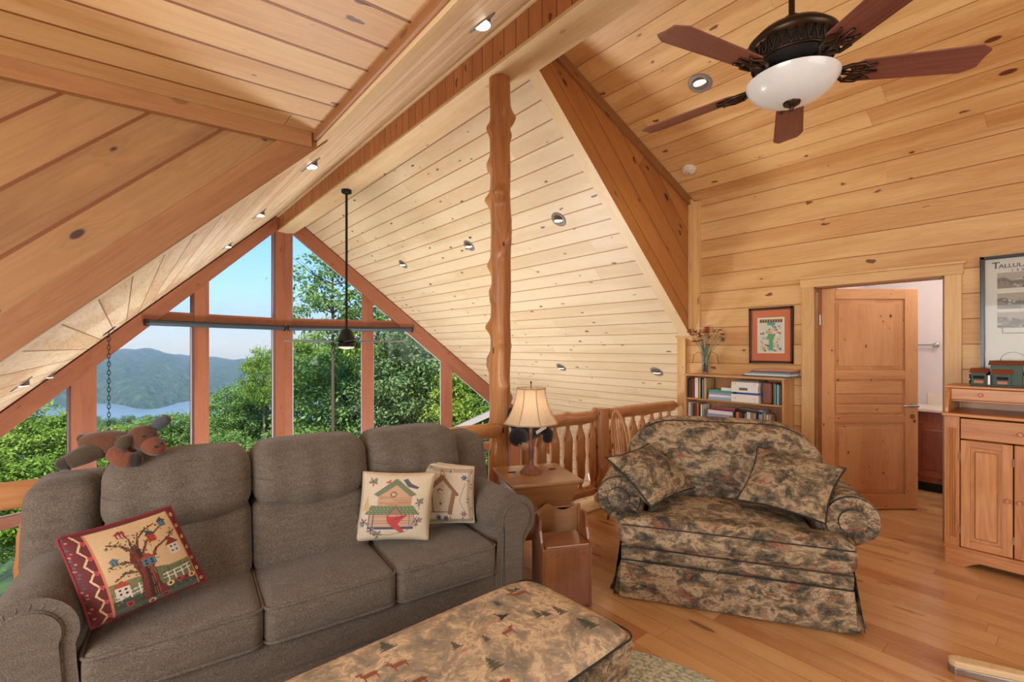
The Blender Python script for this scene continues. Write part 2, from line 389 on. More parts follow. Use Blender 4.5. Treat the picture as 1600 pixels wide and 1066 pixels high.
        for j in range(N[1]):
            for k in range(N[2]):
                fc([vid(0, j, k), vid(0, j, k+1), vid(0, j+1, k+1), vid(0, j+1, k)]); fc([vid(N[0], j, k), vid(N[0], j+1, k), vid(N[0], j+1, k+1), vid(N[0], j, k+1)])
        return s
    def ball(s, c, r, M4=None, mi=0, nu=20, nv=12, fn=None):
        c = Vector(c); r = Vector(r) if hasattr(r, '__len__') else Vector((r, r, r))
        def q(u, v):
            a = 2*PI*u; b = PI*v; p = Vector((r.x*math.sin(b)*math.cos(a), r.y*math.sin(b)*math.sin(a), r.z*math.cos(b)))
            if fn: p = Vector(fn(p))
            p = M4 @ p if M4 is not None else p
            return c+p
        return s.grid(q, nu, nv, mi=mi, cu=True)
    def build(s, name, mats, parent=None, smooth=None, bevel=0, seg=2, weld=True, colors=None):
        me = bpy.data.meshes.new(name); me.from_pydata(s.v, [], s.f)
        mats = mats if isinstance(mats, (list, tuple)) else [mats]
        for m in mats: me.materials.append(M[m] if isinstance(m, str) else m)
        uvl = me.uv_layers.new(name='UVMap'); flatuv = [c for f in s.uv for p in f for c in p]; uvl.data.foreach_set('uv', flatuv)
        me.polygons.foreach_set('material_index', s.mi)
        if colors is not None:
            ca = me.color_attributes.new('art', 'FLOAT_COLOR', 'CORNER'); ca.data.foreach_set('color', np.asarray(colors, dtype=np.float32).ravel())
        if weld or bevel:
            bm = bmesh.new(); bm.from_mesh(me)
            if weld: bmesh.ops.remove_doubles(bm, verts=bm.verts, dist=1e-5)
            bmesh.ops.recalc_face_normals(bm, faces=bm.faces) if weld else None
            if bevel:
                ed = [e for e in bm.edges if len(e.link_faces) == 2 and e.calc_face_angle(0) > .5]
                bmesh.ops.bevel(bm, geom=ed, offset=bevel, segments=seg, profile=.5, affect='EDGES', clamp_overlap=True)
            bm.to_mesh(me); bm.free()
        if smooth is not None:
            me.shade_smooth()
            if smooth < 180: me.set_sharp_from_angle(angle=math.radians(smooth))
        o = bpy.data.objects.new(name, me); COL.objects.link(o)
        if parent: o.parent = parent
        return o

def tag(o, label=None, cat=None, group=None, kind=None):
    if label: o['label'] = label
    if cat: o['category'] = cat
    if group: o['group'] = group
    if kind: o['kind'] = kind
    return o
def thing(name, label, cat, loc=(0, 0, 0), rz=0, group=None):
    o = bpy.data.objects.new(name, None); COL.objects.link(o); o.empty_display_size = .1
    o.location = loc; o.rotation_euler = (0, 0, rz); return tag(o, label, cat, group)
def struct(name, mb, mats, **k): return tag(mb.build(name, mats, **k), kind='structure')
def copy_tree(o, parent=None):
    c = o.copy(); COL.objects.link(c)
    if parent: c.parent = parent
    for ch in list(o.children): copy_tree(ch, c)
    return c
def at(px, py, depth):
    """point seen at photograph position (px,py) at a given depth"""
    a = (px-800)/FPX; return Vector((depth*(math.sin(YAW)+a*math.cos(YAW)), depth*(math.cos(YAW)-a*math.sin(YAW)), CAMZ+depth*(HOR-py)/FPX))
def basis(x, y, z, o):
    m = Matrix((Vector(x), Vector(y), Vector(z))).transposed().to_4x4(); m.translation = Vector(o); return m
# ------------------------------------------------------------------ the building
zR = lambda X: 6.413-.921*X          # great-room ceiling, right slope
zL = lambda X: 1.83+.966*X           # great-room ceiling, left slope
zD = lambda X: 3.11+.4*(4.9-X)       # right dormer ceiling
zd = lambda X: 2.70+.03*(X-.85)      # left dormer ceiling
yG = lambda X: 10.05-.404*abs(X-2.44)  # prow-shaped glass wall
def slab(mb, pts, t=.12, g=(0, 1, 0), mi=0):
    mb.poly(pts, g, mi); up = [(p[0], p[1], p[2]+t) for p in pts]; mb.poly(up[::-1], g, mi)
    for i in range(len(pts)):
        j = (i+1) % len(pts); mb.poly([pts[i], up[i], up[j], pts[j]], g, mi)
def pR(X, Y): return (X, Y, zR(X))
def pL(X, Y): return (X, Y, zL(X))
b = MB(); slab(b, [pR(2.50, 2.9), pR(2.50, 10.5), pR(7.7, 8.4), pR(7.7, 2.9)]); struct('ceiling', b, 'pale')
b = MB(); slab(b, [pL(2.36, -3), pL(2.36, 10.5), pL(.9, 9.95), pL(.9, 2.86), pL(.9, -3)]); struct('ceiling', b, 'paleleft')
b = MB(); slab(b, [pL(.9, 2.86), pL(.9, 9.95), pL(-3.2, 8.2), pL(-3.2, 2.86)]); struct('ceiling', b, 'paleleft')
b = MB(); slab(b, [(x, y, zD(x)) for x, y in ((2.5, -3), (5.1, -3), (5.1, 2.85), (2.5, 2.85))]); struct('ceiling', b, 'honey')
b = MB(); slab(b, [(x, y, zd(x)) for x, y in ((.86, -3), (.86, 2.82), (-2.6, 2.82), (-2.6, -3))], g=(1, 0, 0)); struct('ceiling', b, 'dormerceil')
b = MB(); b.box((.828, -3, 2.655), (.858, 2.80, 2.72)); struct('trim_1', b, 'trimdark', bevel=.004)
b = MB()                                    # flat board along the edge of the left slope
b.poly([(.85, -3, zL(.85)-.02), (.85, 2.79, zL(.85)-.02), (1.06, 2.79, zL(1.06)-.02), (1.06, -3, zL(1.06)-.02)], (0, 1, 0))
b.poly([(.85, -3, zL(.85)-.02), (.85, 2.79, zL(.85)-.02), (.85, 2.79, zL(.85)+.06), (.85, -3, zL(.85)+.06)], (0, 1, 0))
b.poly([(1.06, -3, zL(1.06)-.02), (1.06, 2.79, zL(1.06)-.02), (1.06, 2.79, zL(1.06)), (1.06, -3, zL(1.06))], (0, 1, 0))
struct('trim_2', b, 'trimpale')
# cheek walls of the two dormers
def cheek(name, pts, mat, g, y0=2.80, y1=2.93, under=None):
    b = MB(); A = [(x, y0, z) for x, z in pts]; B = [(x, y1, z) for x, z in pts]
    b.poly(A, g, 0); b.poly(B[::-1], g, 0)
    for i in range(len(A)):
        j = (i+1) % len(A); b.poly([A[i], A[j], B[j], B[i]], g, 1)
    return struct(name, b, [mat, 'trimpale'])  # pale edge colour carries the great-room light on the cheek's underside
rb = lambda X: 6.10-.9226*X
cheek('wall_right_dormer', [(2.5, rb(2.5)), (4.98, rb(4.98)), (4.98, zD(4.98)+.05), (2.5, zD(2.5)+.05)], 'cheek', (1, 0, -.9226))
lb = lambda X: 1.80+.966*X
cheek('wall_left_dormer', [(.90, lb(.90)), (.88, zd(.88)+.06), (-2.6, zd(-2.6)+.06), (-2.6, lb(-2.6))], 'dormer', (1, 0, .966))
b = MB(); q = .19                            # trim along the sloping foot and the head of the left cheek
b.prism([(.91, lb(.91)-.0), (.91, lb(.91)+.10), (.80, zd(.8)-.02), (.8-.03, lb(.77)+q), (-2.6, lb(-2.6)+q), (-2.6, lb(-2.6)-.0)], 0, .025, ((0, 2.80, 0), (1, 0, 0), (0, 0, 1), (0, -1, 0)), (1, 0, .966)); struct('trim_3', b, 'trimdark', bevel=.003)
b = MB(); b.prism([(.82, zd(.82)), (.82, zd(.82)-.085), (-2.6, zd(-2.6)-.085), (-2.6, zd(-2.6))], 0, .04, ((0, 2.80, 0), (1, 0, 0), (0, 0, 1), (0, -1, 0)), (1, 0, 0)); struct('trim_4', b, 'trimdark', bevel=.004)
b = MB(); b.prism([(2.5, zD(2.5)), (4.9, zD(4.9)), (4.9, zD(4.9)-.09), (2.5, zD(2.5)-.09)], 0, .03, ((0, 2.80, 0), (1, 0, 0), (0, 0, 1), (0, -1, 0)), (1, 0, -.4)); struct('trim_5', b, 'trimdark', bevel=.004)
b = MB(); b.box((4.86, 2.70, 1.62), (4.905, 2.80, 3.10)); b.box((4.80, 2.765, 1.70), (4.87, 2.80, 3.12)); struct('trim_6', b, 'trim', bevel=.004)
# boxed ridge beam with vertical-board fascia
b = MB()
b.box((2.30, -3, 3.74), (2.58, 10.02, 4.2), (0, 0, 1), mi=0, off=0)
b.box((2.285, -3, 3.718), (2.58, 10.02, 3.745), (0, 1, 0), mi=1)
b.box((2.262, -3, 3.985), (2.31, 10.02, 4.06), (0, 1, 0), mi=1)
M['fascia'] = pine('fascia_boards', (204, 142, 88), (176, 112, 62), knot=(84, 40, 20), gcol=(104, 54, 26), var=.07, gw=.010, L=6, width=.145)
struct('trim_7', b, ['fascia', 'trimpale'])
# walls
b = MB(); D0, D1, DH = .709, 1.598, 2.046
for pts in ([(-3, 0), (D0, 0), (D0, 3.2), (-3, 3.2)], [(D0, DH), (D1, DH), (D1, 3.2), (D0, 3.2)], [(D1, 0), (2.93, 0), (2.93, 3.2), (D1, 3.2)]):
    b.poly([(4.9, y, z) for y, z in pts], (0, 1, 0), 0)
    b.poly([(5.02, y, z) for y, z in pts], (0, 1, 0), 1)
b.poly([(4.9, D0, DH), (4.9, D1, DH), (5.02, D1, DH), (5.02, D0, DH)], (0, 1, 0)); b.poly([(4.9, 2.93, 0), (4.9, 2.93, 3.2), (5.02, 2.93, 3.2), (5.02, 2.93, 0)], (0, 0, 1))
struct('wall_right', b, ['loghor', 'wallwhite'], weld=False)
b = MB(); b.box((4.865, 2.87, -.02), (4.93, 2.975, 1.60)); b.box((4.85, 2.66, 1.60), (4.93, 2.985, 1.635)); struct('trim_8', b, 'trim', bevel=.004)
b = MB(); b.poly([(4.93, 2.95, -2.8), (7.7, 2.95, -2.8), (7.7, 2.95, 0), (4.93, 2.95, 1.9)], (1, 0, 0)); b.poly([(-3.2, 2.94, -2.8), (4.93, 2.94, -2.8), (4.93, 2.94, -.28), (-3.2, 2.94, -.28)], (1, 0, 0)); struct('wall_lower', b, 'pale')
b = MB(); b.poly([(7.6, 2.9, -2.8), (7.6, 9, -2.8), (7.6, 9, .2), (7.6, 2.9, .2)], (0, 1, 0)); struct('wall_lower_right', b, 'pale')
b = MB(); b.poly([(-3.1, 2.8, -2.8), (-3.1, 9, -2.8), (-3.1, 9, 0), (-3.1, 2.8, 0)], (0, 1, 0)); struct('wall_lower_left', b, 'pale')
b = MB()
for y0, y1, z0, z1 in ((-3, -1.2, -.3, 2.8), (-1.2, 1.6, -.3, .8), (-1.2, 1.6, 2.3, 2.8), (1.6, 2.9, -.3, 2.8)): b.poly([(-2.5, y0, z0), (-2.5, y1, z0), (-2.5, y1, z1), (-2.5, y0, z1)], (0, 1, 0))
struct('wall_left', b, 'loghor', weld=False)
b = MB(); b.poly([(-2.6, -3, -.1), (5.1, -3, -.1), (5.1, -3, 4.3), (-2.6, -3, 4.3)], (1, 0, 0)); struct('wall_back', b, 'loghor')
# floors
b = MB(); b.box((-2.6, -3, -.28), (4.95, 3.08, 0), (0, 1, 0), off=0); b.box((4.95, .2, -.28), (8.2, 2.4, 0), (0, 1, 0), off=0); struct('floor', b, 'floor')
b = MB(); b.box((-2.6, 2.86, 0), (4.87, 3.10, .022), (1, 0, 0)); struct('trim_9', b, 'trimpale', bevel=.003)
b = MB(); b.poly([(-3.2, 3, -2.75), (7.7, 3, -2.75), (7.7, 10.2, -2.75), (-3.2, 10.2, -2.75)], (0, 1, 0)); struct('floor', b, 'floor')
# bathroom beyond the door
b = MB()
b.poly([(8.0, .2, 0), (8.0, 2.4, 0), (8.0, 2.4, 2.6), (8.0, .2, 2.6)]); b.poly([(5.02, 1.75, 0), (8, 1.75, 0), (8, 1.75, 2.6), (5.02, 1.75, 2.6)]); b.poly([(5.02, .3, 0), (8, .3, 0), (8, .3, 2.6), (5.02, .3, 2.6)])
b.poly([(6.98, .75, 0), (6.98, 1.75, 0), (6.98, 1.75, 2.6), (6.98, .75, 2.6)])
struct('wall_bathroom', b, 'wallwhite', weld=False)
b = MB(); b.poly([(5.0, .2, 2.6), (8.1, .2, 2.6), (8.1, 2.4, 2.6), (5.0, 2.4, 2.6)]); struct('ceiling', b, 'wallwhite')
lamp('POINT', 'bathroom_light', (5.9, .75, 2.35), 24, (1.0, .93, .88), size=.12)

# ------------------------------------------------------------------ glass wall (prow: two halves meeting at the centre post)
def prow(side):
    sg = -1 if side < 0 else 1
    t = Vector((math.cos(math.atan(.404)), -sg*math.sin(math.atan(.404)), 0)) # along +X
    C0 = Vector((2.44, 10.05, 0)); nn = Vector((0, 0, 1)).cross(t); nn = nn if nn.y < 0 else -nn   # inward
    cosA = t.x
    fr = lambda off=0.0: (C0+nn*off, t, (0, 0, 1), nn)
    X = lambda x: (x-2.44)/cosA
    return fr, X
def window(side):
    fr, X = prow(side); nm = 'window_1' if side < 0 else 'window_2'
    if side < 0:
        bot = lambda x: 1.57+.975*x; verts = [(2.20, 2.445), (.855, 1.07), (-.59, -.33), (-2.05, -1.83)]; end = -3.1; tr = (.40, 2.25)
    else:
        bot = lambda x: 6.139-.9316*x; verts = [(2.435, 2.60), (3.80, 4.01), (5.30, 5.52), (6.75, 6.97)]; end = 7.6; tr = (2.55, 4.50)
    top = (lambda x: zL(x)+.03) if side < 0 else (lambda x: zR(x)+.03)
    b = MB()
    x0 = 2.44; b.prism([(X(x0), bot(x0)+.0), (X(end), bot(end)), (X(end), top(end)), (X(x0), top(x0))], 0, .16, fr(), (t_ := (1, 0, .95*(-1 if side > 0 else 1))))
    root = struct(nm, b, 'frame', bevel=.004)
    for a, c in verts:
        ha, hc = bot(a)+.05, bot(c)+.05
        b = MB(); b.prism([(X(a), -2.75), (X(c), -2.75), (X(c), hc), (X(a), ha)], 0, .14, fr(), (0, 0, 1)); b.build('mullion', M['frame'], root, bevel=.004)
    b = MB(); b.prism([(X(tr[0]), 1.92), (X(tr[1]), 1.92), (X(tr[1]), 2.06), (X(tr[0]), 2.06)], 0, .13, fr(), (1, 0, 0)); b.build('transom', M['frame'], root, bevel=.004)
    b = MB(); b.prism([(X(end), -.75), (X(2.44), -.75), (X(2.44), -.60), (X(end), -.60)], 0, .12, fr(), (1, 0, 0)); b.build('transom', M['frame'], root, bevel=.004)
    # vinyl sash edges inside each opening and the panes
    xs = sorted([v for p in verts for v in p]); ops = []
    if side < 0: ops = [(1.07, 2.20), (-.33, .855), (-1.83, -.59)]
    else: ops = [(2.60, 3.80), (4.01, 5.30), (5.52, 6.75)]
    for a, c in ops:
        for z0, upper in ((-.60, 0), (2.06, 1)):
            if upper:
                if side < 0: pts = [(max(a, .50) if a > .6 else a, 2.06), (c, 2.06), (c, bot(c)), (max(a, .50), max(2.06, bot(max(a, .5))))]
                else: pts = [(a, 2.06), (min(c, 4.38), 2.06), (min(c, 4.38), max(2.06, bot(min(c, 4.38)))), (a, bot(a))]
                if (side < 0 and c < 1.5) or (side > 0 and a > 3.9): continue
                if side < 0: pts = [(.505, 2.06), (c, 2.06), (c, bot(c))]
                else: pts = [(a, 2.06), (4.38, 2.06), (a, bot(a))]
            else:
                la, lc = min(1.92, bot(a)), min(1.92, bot(c))
                pts = [(a, z0), (c, z0), (c, lc)]
                if side < 0 and la < 1.92 <= lc: pts.append(((1.92-1.57)/.975, 1.92))
                if side > 0 and lc < 1.92 <= la: pts.append(((6.139-1.92)/.9316, 1.92))
                pts.append((a, la))
            b = MB(); n = len(pts); cx = sum(p[0] for p in pts)/n; cz = sum(p[1] for p in pts)/n
            o, tt, zz, nn = fr(.05); tt = Vector(tt); nn = Vector(nn)
            P = [o+tt*X(p[0])+Vector((0, 0, p[1])) for p in pts]
            b.tube(P, .016, 4, closed=True); b.build('sash', M['whitetrim'], root)
            b = MB(); b.prism([(X(p[0]), p[1]) for p in pts], .03, .04, fr()); b.build('pane', M['glass'], root)
    return root
for sd in (-1, 1): window(sd)
# roller shades under the transom
for sd, a, c, lab in ((-1, .20, 2.33, 'long grey roller shade tube, left of the centre window post'), (1, 2.55, 4.73, 'long grey roller shade tube, right of the centre window post')):
    fr, X = prow(sd); o, t, z, nn = fr(.19)
    p = [Vector(o)+Vector(t)*X(v)+Vector((0, 0, 1.875)) for v in (a, c)]
    r = thing('roller_shade', lab, 'window shade', p[0], group='roller shades on the glass wall')
    b = MB(); b.tube([Vector((0, 0, 0)), p[1]-p[0]], .045, 16); b.build('tube', M['shade'], r, smooth=40)
    for q in (Vector((0, 0, 0)), p[1]-p[0]):
        b = MB(); d = (p[1]-p[0]).normalized()*.02; b.tube([q-d, q+d], .052, 12); b.build('end_bracket', M['blackp'], r, smooth=40)
# outside: pale porch roof seen low through the right-hand pane
b = MB(); q0, q1 = at(692, 676, 12.2), at(800, 628, 12.2); q2, q3 = q1+Vector((1.2, 2.6, -.5)), q0+Vector((1.2, 2.6, -.9)); dn_ = Vector((0, 0, -.14)); b.poly([q0, q1, q2, q3]); b.poly([q0+dn_, q1+dn_, q2+dn_, q3+dn_]); b.poly([q0, q1, q1+dn_, q0+dn_]); b.poly([q1, q2, q2+dn_, q1+dn_]); b.poly([q3, q0, q0+dn_, q3+dn_]); b.poly([q2, q3, q3+dn_, q2+dn_]); r = b.build('porch_roof', flat('grey_shingle', (176, 166, 160), .8)); tag(r, 'pale grey sloping porch roof outside the rightmost window pane', 'roof')

# ------------------------------------------------------------------ log post and railing
def knotty(path, r0, seed, amp=.10, knobs=5, rings=60, flut=.04, taper=None):
    """peeled log: uneven round with knobs"""
    rn = random.Random(seed); p0 = Vector(path[0]); p1 = Vector(path[1]); ax = (p1-p0); L = ax.length; ax.normalize()
    x = ax.cross(Vector((0, 1, 0)) if abs(ax.y) < .9 else Vector((0, 0, 1))).normalized(); y = ax.cross(x)
    kb = [(rn.uniform(.04, .96)*L, rn.uniform(0, 2*PI), rn.uniform(.5, 1.2)) for _ in range(knobs)]
    ph = [rn.uniform(0, 6) for _ in range(6)]; b = MB(); o = rn.uniform(0, 9)
    def fn(u, v):
        z = u*L; a = 2*PI*v
        r = r0*(1+flut*math.sin(3*a+ph[0]+z*2)+flut*.6*math.sin(5*a+ph[1]-z*3)+.04*math.sin(z*5+ph[2])+.03*math.sin(z*13+ph[3]+a))
        if taper: r *= taper(z, L)
        for kz, ka, ks in kb:
            da = math.atan2(math.sin(a-ka), math.cos(a-ka)); r += amp*r0*3.2*ks*math.exp(-((z-kz)/(.035+.012*ks))**2-(da/.42)**2)
        return p0+ax*z+x*(r*math.cos(a))+y*(r*math.sin(a))
    b.grid(fn, rings, 28, (L, 2*PI*r0), cv=True)
    for e, rev in ((0, 0), (1, 1)):
        pts = [fn(e, k/28) for k in range(28)]; b.poly(pts if rev else pts[::-1], (1, 0, 0))
    return b
o = knotty([(2.42, 3.10, -2.75), (2.42, 3.10, 3.725)], .083, 4, amp=.15, knobs=64, rings=300, flut=.06)
tag(o.build('log_post', M['log'], smooth=60), 'tall knobbly peeled log post rising to the ridge beam', 'post')
def tap_ends(n=.06, m=.55):
    return lambda z, L: min(1, m+(1-m)*min(z, L-z)/n) if min(z, L-z) < n else 1
def baluster(root, x, y, seed, rad=.047, top=.83, bot=.14):
    L = top-bot
    def tp(z, l):
        e = min(z, l-z)
        if e < .085: return .42
        if e < .17: return .42+.58*((e-.085)/.085)**.8
        return 1
    b = knotty([(x, y, bot), (x, y, top)], rad, seed, amp=.06, knobs=5, rings=44, flut=.03, taper=tp)
    return b.build('baluster', M['lograil'], root, smooth=60)
def railing(label, x0, x1, bx, posts, seed, ry=3.0):
    r = thing('log_railing', label, 'railing', (0, 0, 0))
    b = knotty([(x0, ry, .845), (x1, ry, .84)], .058, seed, .06, 9, 70, .03, tap_ends()); b.build('top_rail', M['lograil'], r, smooth=60)
    b = knotty([(x0, ry, .145), (x1, ry, .145)], .05, seed+1, .05, 7, 60, .03, tap_ends()); b.build('bottom_rail', M['lograil'], r, smooth=60)
    for i, x in enumerate(bx): baluster(r, x, ry, seed*10+i)
    for i, x in enumerate(posts): knotty([(x, ry-.02, .022), (x, ry-.02, .915)], .072, seed+50+i, .12, 7, 60).build('newel_post', M['lograil'], r, smooth=60)
    return r
railing('peeled-log railing with fat balusters behind the sofa, left of the tall post', -2.3, 2.34, [-.52+.2*k for k in range(-8, 15)], [], 11)
railing('peeled-log railing between the tall post and the stout newel post', 2.50, 3.50, [2.62+.165*k for k in range(6)], [3.56], 21)
railing('short peeled-log railing between the newel post and the bookcase wall', 3.62, 4.87, [3.75+.165*k for k in range(7)], [], 31)

# ------------------------------------------------------------------ door, casing
b = MB()
b.box((4.875, 1.598, 0), (4.90, 1.70, 2.05)); b.box((4.875, .61, 0), (4.90, .709, 2.05)); b.box((4.868, .60, 2.045), (4.90, 1.71, 2.125)); b.box((4.855, .585, 2.125), (4.90, 1.725, 2.145))
struct('trim_10', b, 'trim', bevel=.004)
b = MB(); b.box((4.895, 1.585, 0), (5.025, 1.60, 2.046)); b.box((4.895, .708, 0), (5.025, .72, 2.046)); b.box((4.895, .71, 2.034), (5.025, 1.598, 2.048)); b.box((4.97, 1.572, 0), (4.985, 1.586, 2.036)); struct('trim_11', b, 'trimdark')
hx, hy = 4.985, 1.578; dv = Vector((.773, -.635, 0)).normalized(); dn = Vector((-dv.y, dv.x, 0)); dn = dn if dn.x < 0 else -dn   # dn faces the room
fr = ((hx, hy, .012), dv, (0, 0, 1), dn)
def rect(a, c, z0, z1): return [(a, z0), (c, z0), (c, z1), (a, z1)]
b = MB(); Wd, Hd = .885, 2.022
b.prism(rect(.02, Wd-.02, .02, Hd-.02), -.02, .004, fr)
for q in (rect(0, .12, 0, Hd), rect(Wd-.12, Wd, 0, Hd)): b.prism(q, -.02, .02, fr, (0, 0, 1))
for z0, z1 in ((0, .13), (.79, .86), (1.19, 1.27), (1.93, Hd)): b.prism(rect(.12, Wd-.12, z0, z1), -.02, .02, fr, (1, 0, 0))
d1 = struct('door_1', b, 'doorw', bevel=.003)
for a, c, z0, z1, vert in ((.155, .725, .17, .745, 1), (.155, .725, 1.31, 1.89, 1)):
    b = MB(); b.prism(rect(a-.03, c+.03, z0-.03, z1+.03), .004, .010, fr, (0, 0, 1)); b.prism(rect(a, c, z0, z1), .009, .018, fr, (0, 0, 1)); b.build('raised_panel', M['doorw'], d1, bevel=.007, seg=1)
for z0, z1 in ((.875, .955), (.965, 1.045), (1.055, 1.175)):
    b = MB(); b.prism(rect(.135, .745, z0, z1), .002, .014, fr, tuple(dv)); b.build('raised_panel', M['doorw'], d1, bevel=.006, seg=1)
hp = Vector((hx, hy, 0))+dv*(Wd-.055)+dn*.02
b = MB(); b.tube([hp+Vector((0, 0, .96)), hp+dn*.05+Vector((0, 0, .96))], .011, 10); b.tube([hp+dn*.045+Vector((0, 0, .96))+dv*.02, hp+dn*.05+Vector((0, 0, .962))-dv*.06, hp+dn*.048+Vector((0, 0, .958))-dv*.12], [.011, .010, .008], 10)
b.lathe([(.024, 0), (.024, .006), (0, .006)], hp+Vector((0, 0, .96)), 16, axis=dn); h = b.build('door_handle', M['silver'], d1, smooth=40); h['label'] = 'silver lever handle'
b = MB(); b.lathe([(.022, 0), (.022, .006), (.008, .009), (0, .009)], hp+Vector((0, 0, .86)), 16, axis=dn); b.build('lock_rose', M['brass'], d1, smooth=40)
for z in (.28, 1.75):
    b = MB(); b.tube([(hx-.012, hy+.0, z-.045), (hx-.012, hy+.0, z+.045)], .009, 10); b.build('hinge', M['silver'], d1, smooth=40)
# ------------------------------------------------------------------ cloth helpers
def rot_m(rz, o): return Matrix.Translation(Vector(o)) @ Matrix.Rotation(rz, 4, 'Z')
class Art:
    """tiny painter: polygons on a grid of cells, later the face colours of a printed cloth or paper"""
    def __init__(s, w, h, bgc=None):
        s.w, s.h = w, h; s.a = np.zeros((h, w, 4)); ys, xs = np.mgrid[0:h, 0:w]; s.x = (xs+.5)/w; s.y = (ys+.5)/h   # y=0 is the top
        if bgc: s.a[:] = lin(bgc)
    def mask(s, m, c, al=1.0):
        c = np.array(lin(c)); c[3] = 1; s.a[m] = s.a[m]*(1-al)+c*al
    def poly(s, pts, c, al=1.0):
        m = np.zeros((s.h, s.w), bool); n = len(pts)
        for i in range(n):
            x0, y0 = pts[i]; x1, y1 = pts[(i+1) % n]
            if y0 == y1: continue
            t = ((y0 > s.y) != (y1 > s.y)) & (s.x < (x1-x0)*(s.y-y0)/(y1-y0)+x0); m ^= t
        s.mask(m, c, al)
    def circ(s, x, y, rx, c, ry=None, al=1.0): s.mask(((s.x-x)/rx)**2+((s.y-y)/(ry or rx))**2 < 1, c, al)
    def line(s, pts, w, c, w1=None, al=1.0):
        n = len(pts)-1
        for i in range(n):
            (x0, y0), (x1, y1) = pts[i], pts[i+1]; dx, dy = x1-x0, y1-y0; L = dx*dx+dy*dy+1e-12
            t = np.clip(((s.x-x0)*dx+(s.y-y0)*dy)/L, 0, 1); d = np.hypot(s.x-x0-t*dx, s.y-y0-t*dy)
            wa = w+((w1 if w1 is not None else w)-w)*(i+.5)/n; s.mask(d < wa/2, c, al)
    def colors(s, nu, nv, fu=None):
        """corner colours of an nu x nv grid built with fn(u,v), v downward"""
        out = np.zeros((nu, nv, 4, 4))
        for i in range(nu):
            for j in range(nv): out[i, j, :] = s.a[min(s.h-1, int((j+.5)/nv*s.h)), min(s.w-1, int((i+.5)/nu*s.w))]
        return out.reshape(-1, 4)
def pillow(name, corners, t, mats, cord, art=None, nu=90, nv=80, label=None, cat='cushion', group=None, pull=.05, cordr=.006, cordmat='cord', parent=None, ptag=True):
    TL, TR, BR, BL = [Vector(c) for c in corners]; n = (BL-TL).cross(TR-TL).normalized(); ctr = (TL+TR+BR+BL)/4
    TL, TR, BR, BL = [p-ctr for p in (TL, TR, BR, BL)]
    def sf(u, v, sg):
        u2 = u+pull*(.5-u)*2*(4*v*(1-v))*.5; v2 = v+pull*(.5-v)*2*(4*u*(1-u))*.5
        p = (TL*(1-u2)+TR*u2)*(1-v2)+(BL*(1-u2)+BR*u2)*v2
        e = (16*u*(1-u)*v*(1-v)); pr_ = e**.42
        wr = .04*math.sin(u*17+v*9)*e**.3*(1-e)
        return p+n*(sg*t*(pr_+wr*.6))
    b = MB(); b.grid(lambda u, v: sf(u, v, 1), nu, nv, (.5, .5)); nf = len(b.f)
    k = MB(); k.grid(lambda u, v: sf(u, v, -1), 24, 22, (.5, .5), mi=1)
    off = len(b.v); b.v += k.v; b.f += [tuple(reversed([i+off for i in f])) for f in k.f]; b.uv += k.uv; b.mi += k.mi
    cols = None
    if art is not None:
        cols = np.vstack([art.colors(nu, nv), np.zeros((4*len(k.f), 4))])
    o = b.build(name, mats, smooth=180, weld=False, colors=cols); o.location = ctr
    if label: tag(o, label, cat, group)
    E = [sf(i/30, 0, 0) for i in range(30)]+[sf(1, i/30, 0) for i in range(30)]+[sf(1-i/30, 1, 0) for i in range(30)]+[sf(0, 1-i/30, 0) for i in range(30)]
    c = MB(); c.tube(E, cordr, 6, closed=True); c.build('piping', M[cordmat], o, smooth=180)
    return o

def roll_profile(cx, cz, r, inner, outer, foot, z0=.06, n=16, wf=.42):
    """arm outline in (x,z): a roll on a waisted flaring body; +x is the outer side"""
    P = []
    a0, a1 = math.radians(205), math.radians(-40)
    for i in range(n+1):
        a = a0+(a1-a0)*i/n; P.append((cx+r*math.cos(a), cz+r*math.sin(a)))
    P += [(cx+r*wf, cz-r*1.15), (cx+r*(wf+.03), cz-r*1.9), (outer*.93, z0+.12), (outer, z0), (inner, z0), (inner, cz-r*.9)]
    return P
def smooth_closed(P, k=3):
    out = []; n = len(P)
    for i in range(n):
        p0, p1, p2, p3 = P[(i-1) % n], P[i], P[(i+1) % n], P[(i+2) % n]
        for j in range(k):
            t = j/k; t2, t3 = t*t, t*t*t
            out.append(tuple(.5*((2*p1[q])+(-p0[q]+p2[q])*t+(2*p0[q]-5*p1[q]+4*p2[q]-p3[q])*t2+(-p0[q]+3*p1[q]-3*p2[q]+p3[q])*t3) for q in (0, 1)))
    return out
